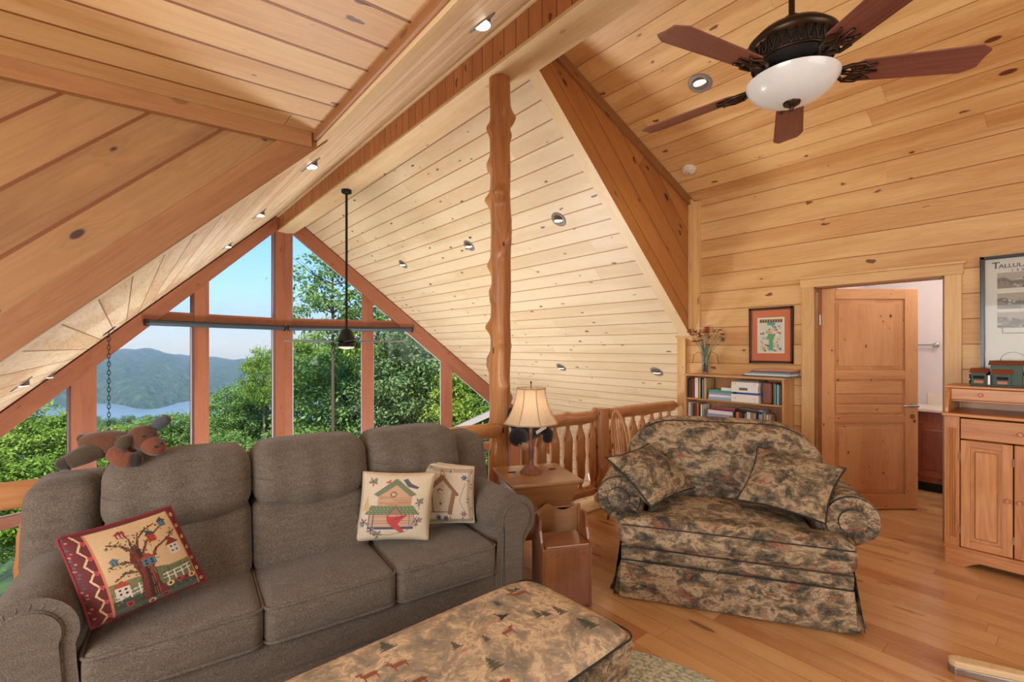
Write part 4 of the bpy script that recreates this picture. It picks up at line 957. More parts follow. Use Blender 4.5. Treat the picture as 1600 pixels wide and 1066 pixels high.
# table lamp
tl = thing('table_lamp', 'table lamp with a cream bell shade and bark-like base on the end table', 'lamp', (2.20, 2.47, .621))
rn = random.Random(2); b = MB()
def lb_(u, v):
    a = 2*PI*v; z = .052*(1-u)**1.0; r = .018+.058*u**.7*(1+.07*math.sin(a*9)+.04*math.sin(a*17+u*6)); return (r*math.cos(a), r*math.sin(a), z+.004*math.sin(a*9)*u)
b.grid(lb_, 14, 54, (.1, .4), cv=True); b.lathe([(.072, .001), (.072, .003)], (0, 0, 0), 20)
M['bark'] = pine('carved_bark', (128, 78, 56), (84, 46, 36), groove=0, var=0, knots=.6, width=3, L=9, rough=.35); b.build('base', M['bark'], tl, smooth=60)
b = MB()
def st(u, v): a = 2*PI*v; z = .045+.315*u; r = .016-.004*u+.002*math.sin(4*a+z*30)+.002*math.sin(z*50); return (r*math.cos(a), r*math.sin(a), z)
b.grid(st, 30, 16, (.35, .1), cv=True); b.build('stem', M['bark'], tl, smooth=60)
n = NT('lamp_shade_cloth'); n.n.remove(n.b); df = n.n.new('ShaderNodeBsdfDiffuse'); tn = n.n.new('ShaderNodeBsdfTranslucent'); mx = n.n.new('ShaderNodeMixShader'); mx.inputs[0].default_value = .5
st_ = n.noise(n.uv(), 40, 2)[0]; cc = n.mix(n.math('MULTIPLY', st_, .5), lin((244, 222, 190)), lin((206, 160, 120))); n.l.new(cc, df.inputs[0]); n.l.new(cc, tn.inputs[0]); n.l.new(df.outputs[0], mx.inputs[1]); n.l.new(tn.outputs[0], mx.inputs[2]); n.l.new(mx.outputs[0], n.out.inputs[0]); M['shadecloth'] = n.m
b = MB(); NS = 8
def shp(u, v):
    z = .350+.238*(1-u); k = u; r = .100+.088*(k**1.9)+.004; a = 2*PI*v; f = math.cos(PI/NS)/math.cos(((a+PI/NS) % (2*PI/NS))-PI/NS); f = 1+(f-1)*.7; return (r*f*math.cos(a), r*f*math.sin(a), z)
b.grid(shp, 18, 64, (.4, 1.6), cv=True); sh = b.build('lamp_shade', M['shadecloth'], tl, smooth=60)
b = MB()
for k in range(NS): b.tube([Vector(shp(i/12, (k+.5)/NS))*1.0 for i in range(13)], .0035, 5)
for u in (0, 1): b.tube([shp(u, v/48) for v in range(48)], .005, 6, closed=True)
b.build('trim_braid', M['tancord'], sh, smooth=180)
b = MB(); b.tube([(0, 0, .58), (0, 0, .625)], .003, 8); b.ball((0, 0, .628), (.006, .006, .011), nu=10, nv=6); b.build('finial', M['black'], tl, smooth=180)
b = MB(); b.ball((0, 0, .46), (.028, .028, .042)); b.build('bulb', M['dimbulb'], tl, smooth=180)
lamp('POINT', 'table_lamp_light', (2.20, 2.47, 1.09), 1.3, (1, .86, .66), size=.04)

# small lidded chest
v = Vector((2.080-1.827, 1.820-1.942, 0)).normalized(); sc = thing('wooden_chest', 'small reddish-brown lidded chest with pierced side handles, standing before the end table', 'chest', (1.953, 1.881, 0), math.atan2(v.y, v.x))
M['chest'] = pine('reddish_maple', (142, 88, 50), (108, 62, 34), groove=0, var=0, knots=.1, width=3, L=30, rough=.28, coat=.4)
Wc = M['chest']; hw = .135
b = MB(); b.box((-hw, 0, .006), (hw, .016, .355), (0, 0, 1)); b.build('front', Wc, sc, bevel=.002)
b = MB(); b.box((-hw, .20, .006), (hw, .214, .355), (0, 0, 1)); b.box((-hw, 0, .006), (hw, .2, .02), (1, 0, 0)); b.build('back', Wc, sc)
for s_ in (-1, 1):
    P = [(.0, .005), (.0, .345)]+[(.01, .36), (.035, .38), (.06, .44), (.065, .50), (.09, .525), (.125, .525), (.15, .50), (.155, .44), (.18, .39), (.215, .36), (.215, .005)]
    hole = [(.108+.020*math.cos(a*PI/8), .465+.036*math.sin(a*PI/8)) for a in range(16)]
    # side with an oval hand hole: bridge the outline to the hole
    P2 = P[:7]+[(.108, .525)]+P[7:]
    i0 = P2.index((.108, .525)); hs = [hole[(4-k) % 16] for k in range(17)]
    PP = P2[:i0+1]+hs+[(.108, .525)]+P2[i0+1:]
    b = MB(); o_ = (s_*hw, 0, 0); fr = (o_, (0, 1, 0), (0, 0, 1), (s_, 0, 0))
    o0, x0, y0, n0 = [Vector(q) for q in fr]
    bmq = MB()
    for z in (0, .013):
        bmq.face([o0+x0*p[0]+y0*p[1]+n0*z for p in PP], [(p[1], p[0]) for p in PP])
    for i in range(len(PP)):
        p, q = PP[i], PP[(i+1) % len(PP)]; bmq.face([o0+x0*p[0]+y0*p[1], o0+x0*q[0]+y0*q[1], o0+x0*q[0]+y0*q[1]+n0*.013, o0+x0*p[0]+y0*p[1]+n0*.013], [(p[1], p[0]), (q[1], q[0]), (q[1], q[0]+.01), (p[1], p[0]+.01)])
    bmq.build('handle_side', Wc, sc, weld=False)
b = MB(); b.box((-hw+.004, -.012, .357), (hw-.004, .200, .374), (1, 0, 0)); b.build('lid', Wc, sc, bevel=.006)
b = MB(); b.tube([(-.10+.2*k/24, -.002, .318+.010*math.sin(k*PI/3)) for k in range(25)], .002, 5); b.build('carved_wave', M['chest'], sc, smooth=180)
b = MB(); b.box((-.006, .02, .022), (.006, .19, .034)); b.build('inner_batten', Wc, sc)

# toy bear draped over the railing
tb = thing('plush_bear', 'black plush bear with a tan snout hanging over the log railing behind the lamp', 'toy', (2.52, 2.86, .815))
b = MB(); b.ball((0, 0, .03), (.17, .075, .10)); b.build('body', M['plushblack'], tb, smooth=180)
b = MB(); b.ball((-.13, -.03, -.02), (.085, .07, .075)); b.ball((-.20, -.03, .13), (.025, .015, .03)); hd = b.build('head', M['plushblack'], tb, smooth=180)
b = MB(); b.ball((-.115, -.075, -.085), (.060, .035, .030), mm(0, .45, 0)); b.build('muzzle', M['plushpale'], hd, smooth=180)
b = MB(); b.ball((-.165, -.10, -.055), (.012, .012, .010)); b.build('nose', M['plushdark'], hd, smooth=180)
limb('arm', [(.10, -.03, .05), (.16, -.06, -.02), (.14, -.07, -.075)], [.05, .045, .04], 'plushblack', tb)
limb('arm', [(-.16, -.02, .07), (-.20, -.02, .14), (-.19, -.02, .20)], [.04, .035, .03], 'plushblack', tb)
b = MB(); b.box((.0, -.10, -.005), (.11, -.092, .02), M4=mm(0, -.35, 0)); b.build('paper_tag', M['paper'], tb)

# small bentwood chair behind the armchair
wc = thing('windsor_chair', 'small honey-coloured bow-back wooden chair behind the armchair', 'chair', (3.36, 2.44, 0), math.radians(70))
Wl = M['lograil']
b = MB(); b.rbox((0, 0, .41), (.17, .16, .016), .014, n=6); b.build('seat', Wl, wc, smooth=180)
def bow(k): a = PI*k/24; return (.125*math.cos(a)*(1+.05*math.sin(a)), .13+.06*math.sin(a), .42+.54*math.sin(a)**.62)
b = MB(); b.tube([bow(k) for k in range(25)], .013, 8); b.build('bow', Wl, wc, smooth=180)
for x in (-.07, -.035, 0, .035, .07):
    a = math.acos(max(-1, min(1, x*1.0/.13))); k = a/PI*24; b = MB(); b.tube([(x*.8, .13, .42), bow(k)], .006, 8); b.build('spindle', Wl, wc, smooth=180)
for x in (-1, 1):
    for y in (-1, 1):
        b = MB(); b.tube([(x*.12, y*.11, .40), (x*.15, y*.14, .2), (x*.175, y*.165, .0)], [.014, .017, .010], 10); b.build('leg', Wl, wc, smooth=180)
b = MB(); b.tube([(-.15, 0, .2), (.15, 0, .2)], .009, 8); b.tube([(-.15, -.14, .2), (-.15, .14, .2)], .009, 8); b.tube([(.15, -.14, .2), (.15, .14, .2)], .009, 8); b.build('stretcher', Wl, wc, smooth=180)
# ------------------------------------------------------------------ bookcase and what stands on it
def onX(px, py, X):
    a = (px-800)/FPX; d = X/(math.sin(YAW)+a*math.cos(YAW)); return Vector((X, d*(math.cos(YAW)-a*math.sin(YAW)), CAMZ+d*(HOR-py)/FPX))
bc = thing('bookcase', 'low pine bookcase crowded with books and binders against the log-sided wall', 'bookcase', (4.78, 2.265, 0))
Ws = M['shelfw']; hy = .495
for nm, a, c in (('top', (-.125, -hy-.01, 1.195), (.115, hy+.01, 1.215)), ('shelf', (-.105, -hy+.017, .945), (.105, hy-.017, .962)), ('shelf', (-.105, -hy+.017, .60), (.105, hy-.017, .617)), ('shelf', (-.105, -hy+.017, .06), (.105, hy-.017, .08)), ('side_panel', (-.115, hy-.018, 0), (.115, hy, 1.195)), ('side_panel', (-.115, -hy, 0), (.115, -hy+.018, 1.195)), ('back_panel', (.105, -hy, .06), (.113, hy, 1.195))):
    b = MB(); b.box(a, c); b.build(nm, Ws, bc, bevel=.002)
CM = {}
def cmat(c):
    if c not in CM: CM[c] = flat('cover_%d_%d_%d' % c, c, .5)
    return CM[c]
def book(loc, size, c, label, rot=(0, 0, 0), group=None, cat='book', name='book', lying=False, paper_side=-1):
    """a book as covers, spine and page block; size=(thick,deep,tall); spine faces -X"""
    t, d, h = size; cv = .0025; b = MB()
    b.box((0, -t/2, 0), (d, -t/2+cv, h), mi=0); b.box((0, t/2-cv, 0), (d, t/2, h), mi=0); b.box((0, -t/2, 0), (cv, t/2, h), mi=0)
    b.box((cv, -t/2+cv, .003), (d-.004, t/2-cv, h-.003), mi=1)
    o = b.build(name, [cmat(c), M['paper']]); o.location = loc; o.rotation_euler = rot
    return tag(o, label, cat, group)
rb_ = random.Random(11)
W_, R_, BK, BL, LB, GR, TN, OR, TE, LV, BR_ = (232, 228, 222), (170, 60, 48), (44, 44, 50), (46, 84, 150), (150, 180, 205), (88, 104, 84), (196, 160, 112), (196, 112, 70), (70, 160, 150), (150, 156, 200), (112, 70, 50)
cn = {W_: 'white', R_: 'red', BK: 'black', BL: 'blue', LB: 'pale blue', GR: 'dark green', TN: 'tan', OR: 'orange-brown', TE: 'teal', LV: 'lavender', BR_: 'brown'}
def row(y, z, items, zone, group, x=4.675):
    """upright books from y downwards (left to right in the photo)"""
    prev = None; seen = set()
    for k, (c, t, h, lean) in enumerate(items):
        y -= t/2+.0006; own = {W_: 'white', R_: 'red'}.get(c, cn[c])
        where = 'leftmost on' if k == 0 else ('rightmost on' if k == len(items)-1 else 'right of the %s on' % cn[prev])
        book((x+rb_.uniform(0, .02), y, z), (t, .15, h), c, '%s %s book %s %s%s' % ('thick' if t > .026 else 'thin', cn[c], where, zone, '' if (prev, c) not in seen else ', farther right'), (math.radians(lean), 0, 0), group)
        y -= t/2+abs(math.sin(math.radians(lean)))*h*.5; seen.add((prev, c)); prev = c
G1 = 'upright books on the upper shelf'; G2 = 'upright books on the second shelf'
row(2.735, .963, [(BK, .018, .20, 0), (GR, .016, .19, 0), (R_, .022, .205, 0), (BR_, .02, .20, 0), (W_, .042, .215, 0), (TN, .026, .21, 0), (BK, .014, .21, 0), (LB, .016, .20, 0), (TN, .034, .215, 0)], 'the upper shelf, left part', G1)
row(1.875, .963, [(OR, .014, .20, 0), (TE, .02, .19, 0), (LB, .022, .185, 0), (GR, .018, .18, 0)], 'the upper shelf, right part', G1)
row(2.735, .618, [(W_, .03, .29, 0), (LB, .02, .27, 0), (GR, .02, .28, 0), (R_, .022, .285, 0), (OR, .028, .29, 0), (BK, .02, .28, 0), (W_, .02, .28, 0)], 'the second shelf, left part', G2)
row(2.36, .618, [(TN, .035, .23, 0), (BK, .06, .235, 0), (W_, .02, .22, 0), (BK, .025, .24, 0), (OR, .035, .24, 0), (BR_, .025, .23, 0), (BK, .02, .23, 0), (LV, .02, .235, 0), (W_, .04, .27, 0), (LB, .02, .27, 0), (TN, .03, .26, 0), (BK, .02, .23, 0), (LB, .04, .28, 0), (TN, .028, .25, 0), (W_, .02, .24, 0)], 'the second shelf, right part', G2)
def lying(y0, y1, z, t, c, label, x=4.665, d=.19, name='book', cat='book', rz=0, g=None):
    w = abs(y0-y1); o = book((x, (y0+y1)/2, z), (w, d, t), c, label, (0, 0, rz), g, cat, name); return o
# stacks on the upper shelf
z = .963
for t, c, l in ((.030, LB, 'pale blue spiral book at the bottom of the teal-topped stack on the upper shelf'), (.022, W_, 'white book above the pale blue spiral one in the upper-shelf stack'), (.022, LV, 'lavender-grey book with a red end in the middle of the upper-shelf stack'), (.024, TE, 'teal book on top of the low flat stack on the upper shelf')):
    lying(2.50-.01*rb_.random(), 2.24, z, t, c, l, g='flat books on the upper shelf'); z += t+.0005
lying(2.36, 2.25, z, .03, W_, 'small white booklet lying on the teal book', g='flat books on the upper shelf')
z = .963
for t, c, l, y0, y1 in ((.075, W_, 'thick white ring binder at the foot of the binder pile', 2.255, 1.985), (.020, BL, 'blue spiral notebook between two white binders', 2.20, 1.96), (.062, W_, 'white ring binder with a small dark printed label in the binder pile', 2.255, 1.99), (.036, W_, 'slimmer white ring binder above the labelled one', 2.25, 1.985)):
    o = lying(y0, y1, z, t, c, l, x=4.655, d=.2, name='ring_binder' if c == W_ else 'notebook', cat='binder' if c == W_ else 'notebook'); z += t+.0005
    if 'label' in l and 'above' not in l:
        q = MB(); q.box((-.0012, -.03, .02), (0, .05, .044), off=0); p = q.build('spine_label', cmat((92, 100, 74)), o); p['label'] = 'dark printed spine label'
    elif c == W_:
        for yy in (-.09, .09): q = MB(); q.lathe([(.004, 0), (.004, .001), (0, .001)], (0, yy, t/2), 8, axis=(-1, 0, 0)); q.build('rivet', M['black'], o)
lying(2.22, 1.99, z, .016, (120, 116, 112), 'grey notepad on top of the white binders', name='notebook', cat='notebook')
M['redfold'] = flat('printed_red_folder', (132, 84, 74), .6)
b = MB(); b.rbox((0, 0, .10), (.07, .04, .10), .02, (.0, .004, 0), n=5); o = b.build('accordion_folder', M['redfold'], smooth=180); o.location = (4.74, 1.925, .964); tag(o, 'reddish-brown folded bundle standing right of the white binders', 'folder')
# second shelf
z = .618
z0 = z+.235
lying(2.51, 2.26, .72, .10, LV, 'lavender boxed set with a dark blue square lying on the second shelf', name='book'); o = bpy.context.scene.objects['book'] if 0 else None
lying(2.505, 2.27, .618, .10, (150, 130, 110), 'light brown thick book under the lavender boxed set')
lying(2.50, 2.24, .821, .035, W_, 'white book lying on the lavender boxed set')
lying(2.44, 2.22, .857, .014, (90, 60, 130), 'thin violet book under the red one on the second shelf')
lying(2.43, 2.22, .872, .012, (178, 40, 60), 'thin red book on top of the second-shelf stack')
o = lying(2.20, 1.97, .87, .02, (36, 44, 50), 'black tilted tablet-like case lying across the second-shelf books', name='notebook', cat='notebook'); o.rotation_euler = (math.radians(4), 0, 0); o.location.z = .872
# magazines on the top
z = 1.2155
for k, (c, l) in enumerate((((90, 96, 100), 'dark-edged magazine at the bottom of the pile on the bookcase top'), (W_, 'white magazine just above the dark-edged one on the bookcase top'), ((120, 160, 190), 'pale blue magazine in the middle of the bookcase-top pile'), ((110, 92, 84), 'brown magazine second from the top of the bookcase-top pile'), ((200, 130, 110), 'salmon-edged magazine topmost on the bookcase'))):
    w = .42-.02*k; lying(2.16-.03*k, 2.16-.03*k-w-.03*(k == 0), z, .014, c, l, x=4.665+.006*k, d=.20, name='magazine', cat='magazine', rz=math.radians((k-2)*2.5), g='magazines on the bookcase top'); z += .0145

# vase of dried flowers
va = thing('flower_vase', 'clear glass cylinder vase of dried red and cream flowers on the bookcase', 'vase', (4.755, 2.575, 1.2155))
n = NT('clear_vase_glass'); n.n.remove(n.b); tr = n.n.new('ShaderNodeBsdfTransparent'); gl = n.n.new('ShaderNodeBsdfGlossy'); gl.inputs['Roughness'].default_value = .05; lw = n.n.new('ShaderNodeLayerWeight'); lw.inputs[0].default_value = .35; mx = n.n.new('ShaderNodeMixShader'); tr.inputs[0].default_value = (.86, .92, .93, 1)
n.l.new(lw.outputs['Facing'], mx.inputs[0]); n.l.new(tr.outputs[0], mx.inputs[1]); n.l.new(gl.outputs[0], mx.inputs[2]); n.l.new(mx.outputs[0], n.out.inputs[0]); M['vglass'] = n.m
b = MB(); b.lathe([(.0, 0), (.034, 0), (.036, .01), (.036, .20), (.032, .20), (.032, .012), (0, .012)], seg=28); b.build('glass', M['vglass'], va, smooth=50)
b = MB(); rn = random.Random(8)
for k in range(80): a, r = rn.uniform(0, 6.3), .026*math.sqrt(rn.random()); b.ball((r*math.cos(a), r*math.sin(a), .018+rn.random()*.085), .0065, nu=6, nv=4)
o = b.build('pebble_fill', flat('brown_pebbles', (96, 58, 48), .5), va, smooth=180); o['kind'] = 'stuff'
M['stem'] = flat('grey_green_stem', (128, 140, 110), .8); M['bloomred'] = flat('dried_red_bloom', (160, 56, 44), .8); M['bloomcream'] = flat('dried_cream_bloom', (222, 190, 150), .8); M['dleaf'] = flat('dried_brown_leaf', (110, 74, 46), .8); M['paleleaf'] = flat('pale_teal_leaf', (140, 180, 164), .8)
for k in range(34):
    a = rn.uniform(0, 6.3); out = rn.uniform(.03, .21); h = rn.uniform(.36, .56)-out*.4; c = (out*math.cos(a)*.55, out*math.sin(a), h); b = MB(); mid = (c[0]*.35, c[1]*.35, .2+.3*(h-.2))
    b.tube([(c[0]*.05, c[1]*.05, .06), mid, (c[0]*.75, c[1]*.72, .2+.75*(h-.2)), c], .0016, 4)
    for j in range(2): t = rn.uniform(.5, .9); p = Vector(mid).lerp(Vector(c), t); q = p+Vector((rn.uniform(-.02, .02), rn.uniform(-.03, .03), rn.uniform(0, .03))); b.face([p, p+Vector((0, .006, .006)), q, p+Vector((0, -.004, .004))], mi=0)
    s_ = b.build('stem', M['stem'], va)
    if k % 4 == 3:
        b = MB()
        for j in range(7): d = Vector((rn.uniform(-1, 1), rn.uniform(-1, 1), rn.uniform(.1, 1))).normalized()*.04; b.tube([c, Vector(c)+d*.6, Vector(c)+d], [.0012, .0035, .0006], 4)
        b.build('seed_head', M['dleaf'], s_)
    else:
        b = MB(); r0 = rn.uniform(.018, .032)
        for j in range(8): q = 2*PI*j/8; b.ball(Vector(c)+Vector((r0*.55*math.cos(q), r0*.55*math.sin(q), .002*j % .005)), (r0*.4, r0*.4, r0*.3), nu=6, nv=4)
        b.ball(Vector(c)+Vector((0, 0, .004)), r0*.4, nu=6, nv=4); b.build('bloom', M['bloomred' if k % 3 else 'bloomcream'], s_, smooth=180)
for k in range(12):
    a = rn.uniform(0, 6.3); h = rn.uniform(.28, .4); b = MB(); c = Vector((.05*math.cos(a), .07*math.sin(a), h)); w = Vector((-math.sin(a), math.cos(a), 0))*.012; m_ = Vector((.02*math.cos(a), .025*math.sin(a), .25)); b.face([(0, 0, .12), m_+w, c, m_-w]); b.build('leaf', M['paleleaf'], va, weld=False)
for s_ in (-1, 1):
    b = MB(); b.tube([(0, -s_*.01, .19), (0, -s_*.08, .235), (0, -s_*.13, .20), (0, -s_*.145, .11)], [.002, .003, .003, .004], 5); b.build('drooping_stem', M['dleaf'], va, smooth=180)

# ------------------------------------------------------------------ framed picture and poster
def framed(name, label, y0, y1, z0, z1, fw, mat, d=.022):
    t = thing(name, label, 'picture', (4.899, (y0+y1)/2, (z0+z1)/2)); hy, hz = (y1-y0)/2, (z1-z0)/2
    b = MB(); b.box((-d, -hy, -hz), (0, -hy+fw, hz), (0, 0, 1)); b.box((-d, hy-fw, -hz), (0, hy, hz), (0, 0, 1)); b.box((-d, -hy, -hz), (0, hy, -hz+fw)); b.box((-d, -hy, hz-fw), (0, hy, hz)); b.build('frame', M[mat] if isinstance(mat, str) else mat, t, bevel=.004); return t, hy-fw, hz-fw
def sheet(name, par, x, y0, y1, z0, z1, A, nu, nv):
    b = MB(); b.grid(lambda u, v: (x, y1+(y0-y1)*u, z1+(z0-z1)*v), nu, nv); return b.build(name, M['print'], par, weld=False, colors=A.colors(nu, nv))
M['walnut'] = flat('dark_walnut_frame', (66, 40, 38), .3)
t, hy, hz = framed('framed_picture', 'small dark-framed picture with a salmon mat above the bookcase', 1.773, 2.176, 1.343, 1.885, .022, 'walnut')
b = MB(); b.box((-.010, -hy, -hz), (-.004, hy, hz), off=0); b.build('mat', flat('salmon_mat', (204, 122, 86), .8), t)
A = Art(110, 150, (226, 220, 204)); rn = random.Random(5); A.mask((A.x > .06) & (A.x < .94) & (A.y > .04) & (A.y < .96), (206, 214, 200))
A.mask((A.x > .07) & (A.x < .93) & (A.y > .045) & (A.y < .15), (190, 170, 96))
for k in range(9): A.poly([(.09+k*.094, .14), (.11+k*.094, .06), (.16+k*.094, .06), (.17+k*.094, .14)], rn.choice([(120, 60, 50), (60, 90, 80), (90, 70, 110)]))
A.poly([(.35, .16), (.5, .13), (.68, .16), (.64, .22), (.38, .22)], (80, 160, 150))
for k in range(70):
    x, y = rn.uniform(.12, .88), rn.uniform(.24, .94); A.circ(x, y, rn.uniform(.02, .06), rn.choice([(110, 160, 140), (190, 96, 90), (96, 116, 170), (220, 190, 110), (150, 190, 190), (70, 110, 90), (232, 226, 214)]), rn.uniform(.015, .04))
A.poly([(.42, .92), (.44, .66), (.38, .52), (.5, .42), (.64, .52), (.58, .66), (.60, .92)], (96, 168, 130)); A.circ(.5, .42, .06, (222, 170, 140), .04)
sheet('print', t, -.0115, -.125, .125, -.175, .175, A, 110, 150)
t, hy, hz = framed('framed_poster', 'large black-framed local history poster with sepia photographs above the pine cabinet', -.42, .508, 1.30, 2.155, .022, 'blackp', .03)
A = Art(300, 280, (222, 214, 200)); rn = random.Random(6)
def sep(x0, x1, y0, y1):
    A.mask((A.x > x0) & (A.x < x1) & (A.y > y0) & (A.y < y1), (176, 158, 138))
    m = (A.x > x0) & (A.x < x1) & (A.y > y0) & (A.y < y1); h = y1-y0
    q = y0+h*(.45-.12*np.sin(A.x*23)-.05*np.sin(A.x*71)); A.mask(m & (A.y > q), (112, 94, 78)); A.mask(m & (A.y > q+h*.2), (140, 120, 100)); 
    for k in range(60): x, y = rn.uniform(x0+.01, x1-.01), rn.uniform(y0+h*.4, y1-.01); A.circ(x, y, rn.uniform(.004, .012), rn.choice([(86, 72, 60), (196, 184, 166), (120, 100, 84)]), .006)
    xm = x0+(x1-x0)*.55; A.poly([(xm-.02, y0+h*.5), (xm-.012, y0+h*.15), (xm+.012, y0+h*.15), (xm+.02, y0+h*.5)], (80, 66, 54)); A.mask(m & (A.y < y0+.006), (232, 226, 214))
for y in (.12, .30, .47): sep(.07, .47, y, y+.145); sep(.53, .93, y, y+.145)
def crv(cx, cy, r, a0, a1): A.line([(cx+r*math.cos(a0+(a1-a0)*k/16), cy+r*math.sin(a0+(a1-a0)*k/16)) for k in range(17)], .005, (90, 84, 78))
crv(.16, .90, .07, 2.6, 6.6); crv(.30, .84, .05, 0, 3.3); crv(.62, .88, .09, 3, 6.3); A.line([(.22, .84), (.25, .80), (.25, .66), (.10, .66), (.10, .60)], .005, (120, 112, 104)); A.line([(.10, .93), (.23, .93)], .005, (90, 84, 78)); A.line([(.165, .93), (.165, .99)], .005, (90, 84, 78)); A.line([(.35, .95), (.5, .8), (.52, .66), (.8, .62)], .005, (120, 112, 104))
sheet('print', t, -.008, -hy, hy, -hz, hz, A, 300, 280)
def lettering(s, size, loc, par, mat, name='lettering', rot=(PI/2, 0, -PI/2)):
    cu = bpy.data.curves.new('tmp', 'FONT'); cu.body = s; cu.size = size; cu.extrude = .0006; cu.resolution_u = 3
    o = bpy.data.objects.new('tmp', cu); COL.objects.link(o); dg = bpy.context.evaluated_depsgraph_get(); me = bpy.data.meshes.new_from_object(o.evaluated_get(dg)); bpy.data.objects.remove(o)
    me.materials.clear(); me.materials.append(mat); q = bpy.data.objects.new(name, me); COL.objects.link(q); q.parent = par; q.location = loc; q.rotation_euler = rot; return q
M['ink'] = flat('brown_ink', (72, 54, 44), .7)
lettering('T', .070, (-.0095, .408, .335), t, M['ink']); lettering('ALLULAH', .042, (-.0095, .373, .338), t, M['ink']); lettering('1  9  0', .024, (-.0095, .31, .308), t, M['ink'])
b = MB(); b.box((-.014, -hy, -hz), (-.0125, hy, hz), off=0); b.build('glazing', M['glass'], t)

# ------------------------------------------------------------------ pine cabinet with a small hutch
dk = thing('pine_cabinet', 'honey pine cabinet with fluted corner, panelled doors and a small hutch, right edge', 'cabinet', (4.42, .64, 0))
Wk = M['desk']; LY = -.66    # local: x depth to the wall, y runs 0..LY along it
b = MB(); b.box((.02, -.012, .10), (.470, 0, 1.02), (0, 0, 1)); b.box((.02, LY, .10), (.470, LY+.012, 1.02), (0, 0, 1)); b.box((.46, LY, .1), (.470, 0, 1.02), (0, 0, 1)); b.box((.03, LY, .10), (.47, 0, .115)); b.build('body', Wk, dk, bevel=.002)
b = MB(); arch = [(0, 0), (-.10, 0)]+[(-.10-.46*k/12, .045*min(1, math.sin(PI*k/12)*2.2)) for k in range(13)]+[(LY, 0), (LY, .118), (0, .118)]
b.prism([(-x if 0 else x, z) for x, z in arch], 0, .03, ((.0, 0, 0), (0, 1, 0), (0, 0, 1), (1, 0, 0)), (0, 1, 0)); b.box((.0, -.0, .105), (.47, .008, .13), (1, 0, 0)); b.box((-.006, LY, .112), (.03, .008, .13), (0, 1, 0)); b.build('plinth_front', Wk, dk, bevel=.004); b = MB(); b.box((.031, -.022, 0), (.465, -.0005, .116), (1, 0, 0)); b.build('plinth', Wk, dk, bevel=.004)
for y0 in (0, LY+.075):
    b = MB(); b.box((.012, y0-.075, .13), (.035, y0, 1.02), (0, 0, 1)); 
    for k in range(4): b.tube([(.010, y0-.018-.013*k, .19), (.010, y0-.018-.013*k, .94)], .0052, 8)
    b.build('fluted_pilaster', Wk, dk, bevel=.0)
b = MB(); b.box((-.03, LY-.01, 1.022), (.470, .012, 1.044), (0, 1, 0)); b.build('ledge', Wk, dk, bevel=.006)
b = MB(); b.box((.004, LY+.08, .872), (.030, -.08, 1.010), (0, 1, 0)); dr = b.build('drawer_front', Wk, dk, bevel=.004)
b = MB(); b.lathe([(.008, 0), (.007, .012), (.016, .020), (.013, .03), (0, .032)], (.004, -.36, .935), 16, axis=(-1, 0, 0)); b.build('knob', Wk, dr, smooth=50)
for y1, kn in ((-.080, -.245+.0), (-.333, -.350)):
    y0 = y1-.247; b = MB()
    b.box((.006, y1-.048, .135), (.030, y1, .862), (0, 0, 1)); b.box((.006, y0, .135), (.030, y0+.048, .862), (0, 0, 1)); b.box((.006, y0+.048, .135), (.030, y1-.048, .185), (0, 1, 0)); b.box((.006, y0+.048, .815), (.030, y1-.048, .862), (0, 1, 0)); b.box((.020, y0+.045, .18), (.028, y1-.045, .82), (0, 0, 1))
    d = b.build('door', Wk, dk, bevel=.003)
    b = MB(); b.box((.008, y0+.068, .205), (.022, y1-.068, .795), (0, 0, 1)); b.build('raised_panel', Wk, d, bevel=.010, seg=1)
    ky = y0+.024 if kn > -.3 else y1-.024; b = MB(); b.lathe([(.007, 0), (.006, .014), (.015, .022), (.012, .032), (0, .034)], (.006, ky, .50), 16, axis=(-1, 0, 0)); b.build('knob', M['cherry'] if 0 else Wk, d, smooth=50)
    for z in (.25, .75): b = MB(); b.tube([(.004, y1+.004, z-.025), (.004, y1+.004, z+.025)], .004, 8); b.build('hinge', M['silver'], d)
for y0 in (-.018, LY):
    P = [(.01, 1.044), (.012, 1.08), (.03, 1.14), (.06, 1.185), (.10, 1.208), (.470, 1.208), (.470, 1.044)]; b = MB(); b.prism(P, 0, .018, ((0, y0, 0), (1, 0, 0), (0, 0, 1), (0, 1, 0)), (0, 0, 1)); b.build('hutch_side', Wk, dk, bevel=.003)
b = MB(); b.box((.095, LY-.02, 1.208), (.470, .02, 1.226), (0, 1, 0)); b.build('hutch_top', Wk, dk, bevel=.005)
b = MB(); b.box((.10, LY+.018, 1.130), (.118, -.018, 1.206), (0, 1, 0)); hd = b.build('small_drawer', Wk, dk, bevel=.004)
b = MB(); b.box((.11, LY+.018, 1.118), (.47, -.018, 1.128), (0, 1, 0)); b.box((.46, LY, 1.04), (.477, 0, 1.2), (0, 1, 0)); b.build('hutch_back', Wk, dk)
for y in (-.17, -.5): b = MB(); b.lathe([(.006, 0), (.005, .010), (.013, .017), (.010, .026), (0, .027)], (.10, y, 1.168), 16, axis=(-1, 0, 0)); b.build('knob', flat('pinkish_wood_knob', (196, 120, 96), .3), hd, smooth=50)
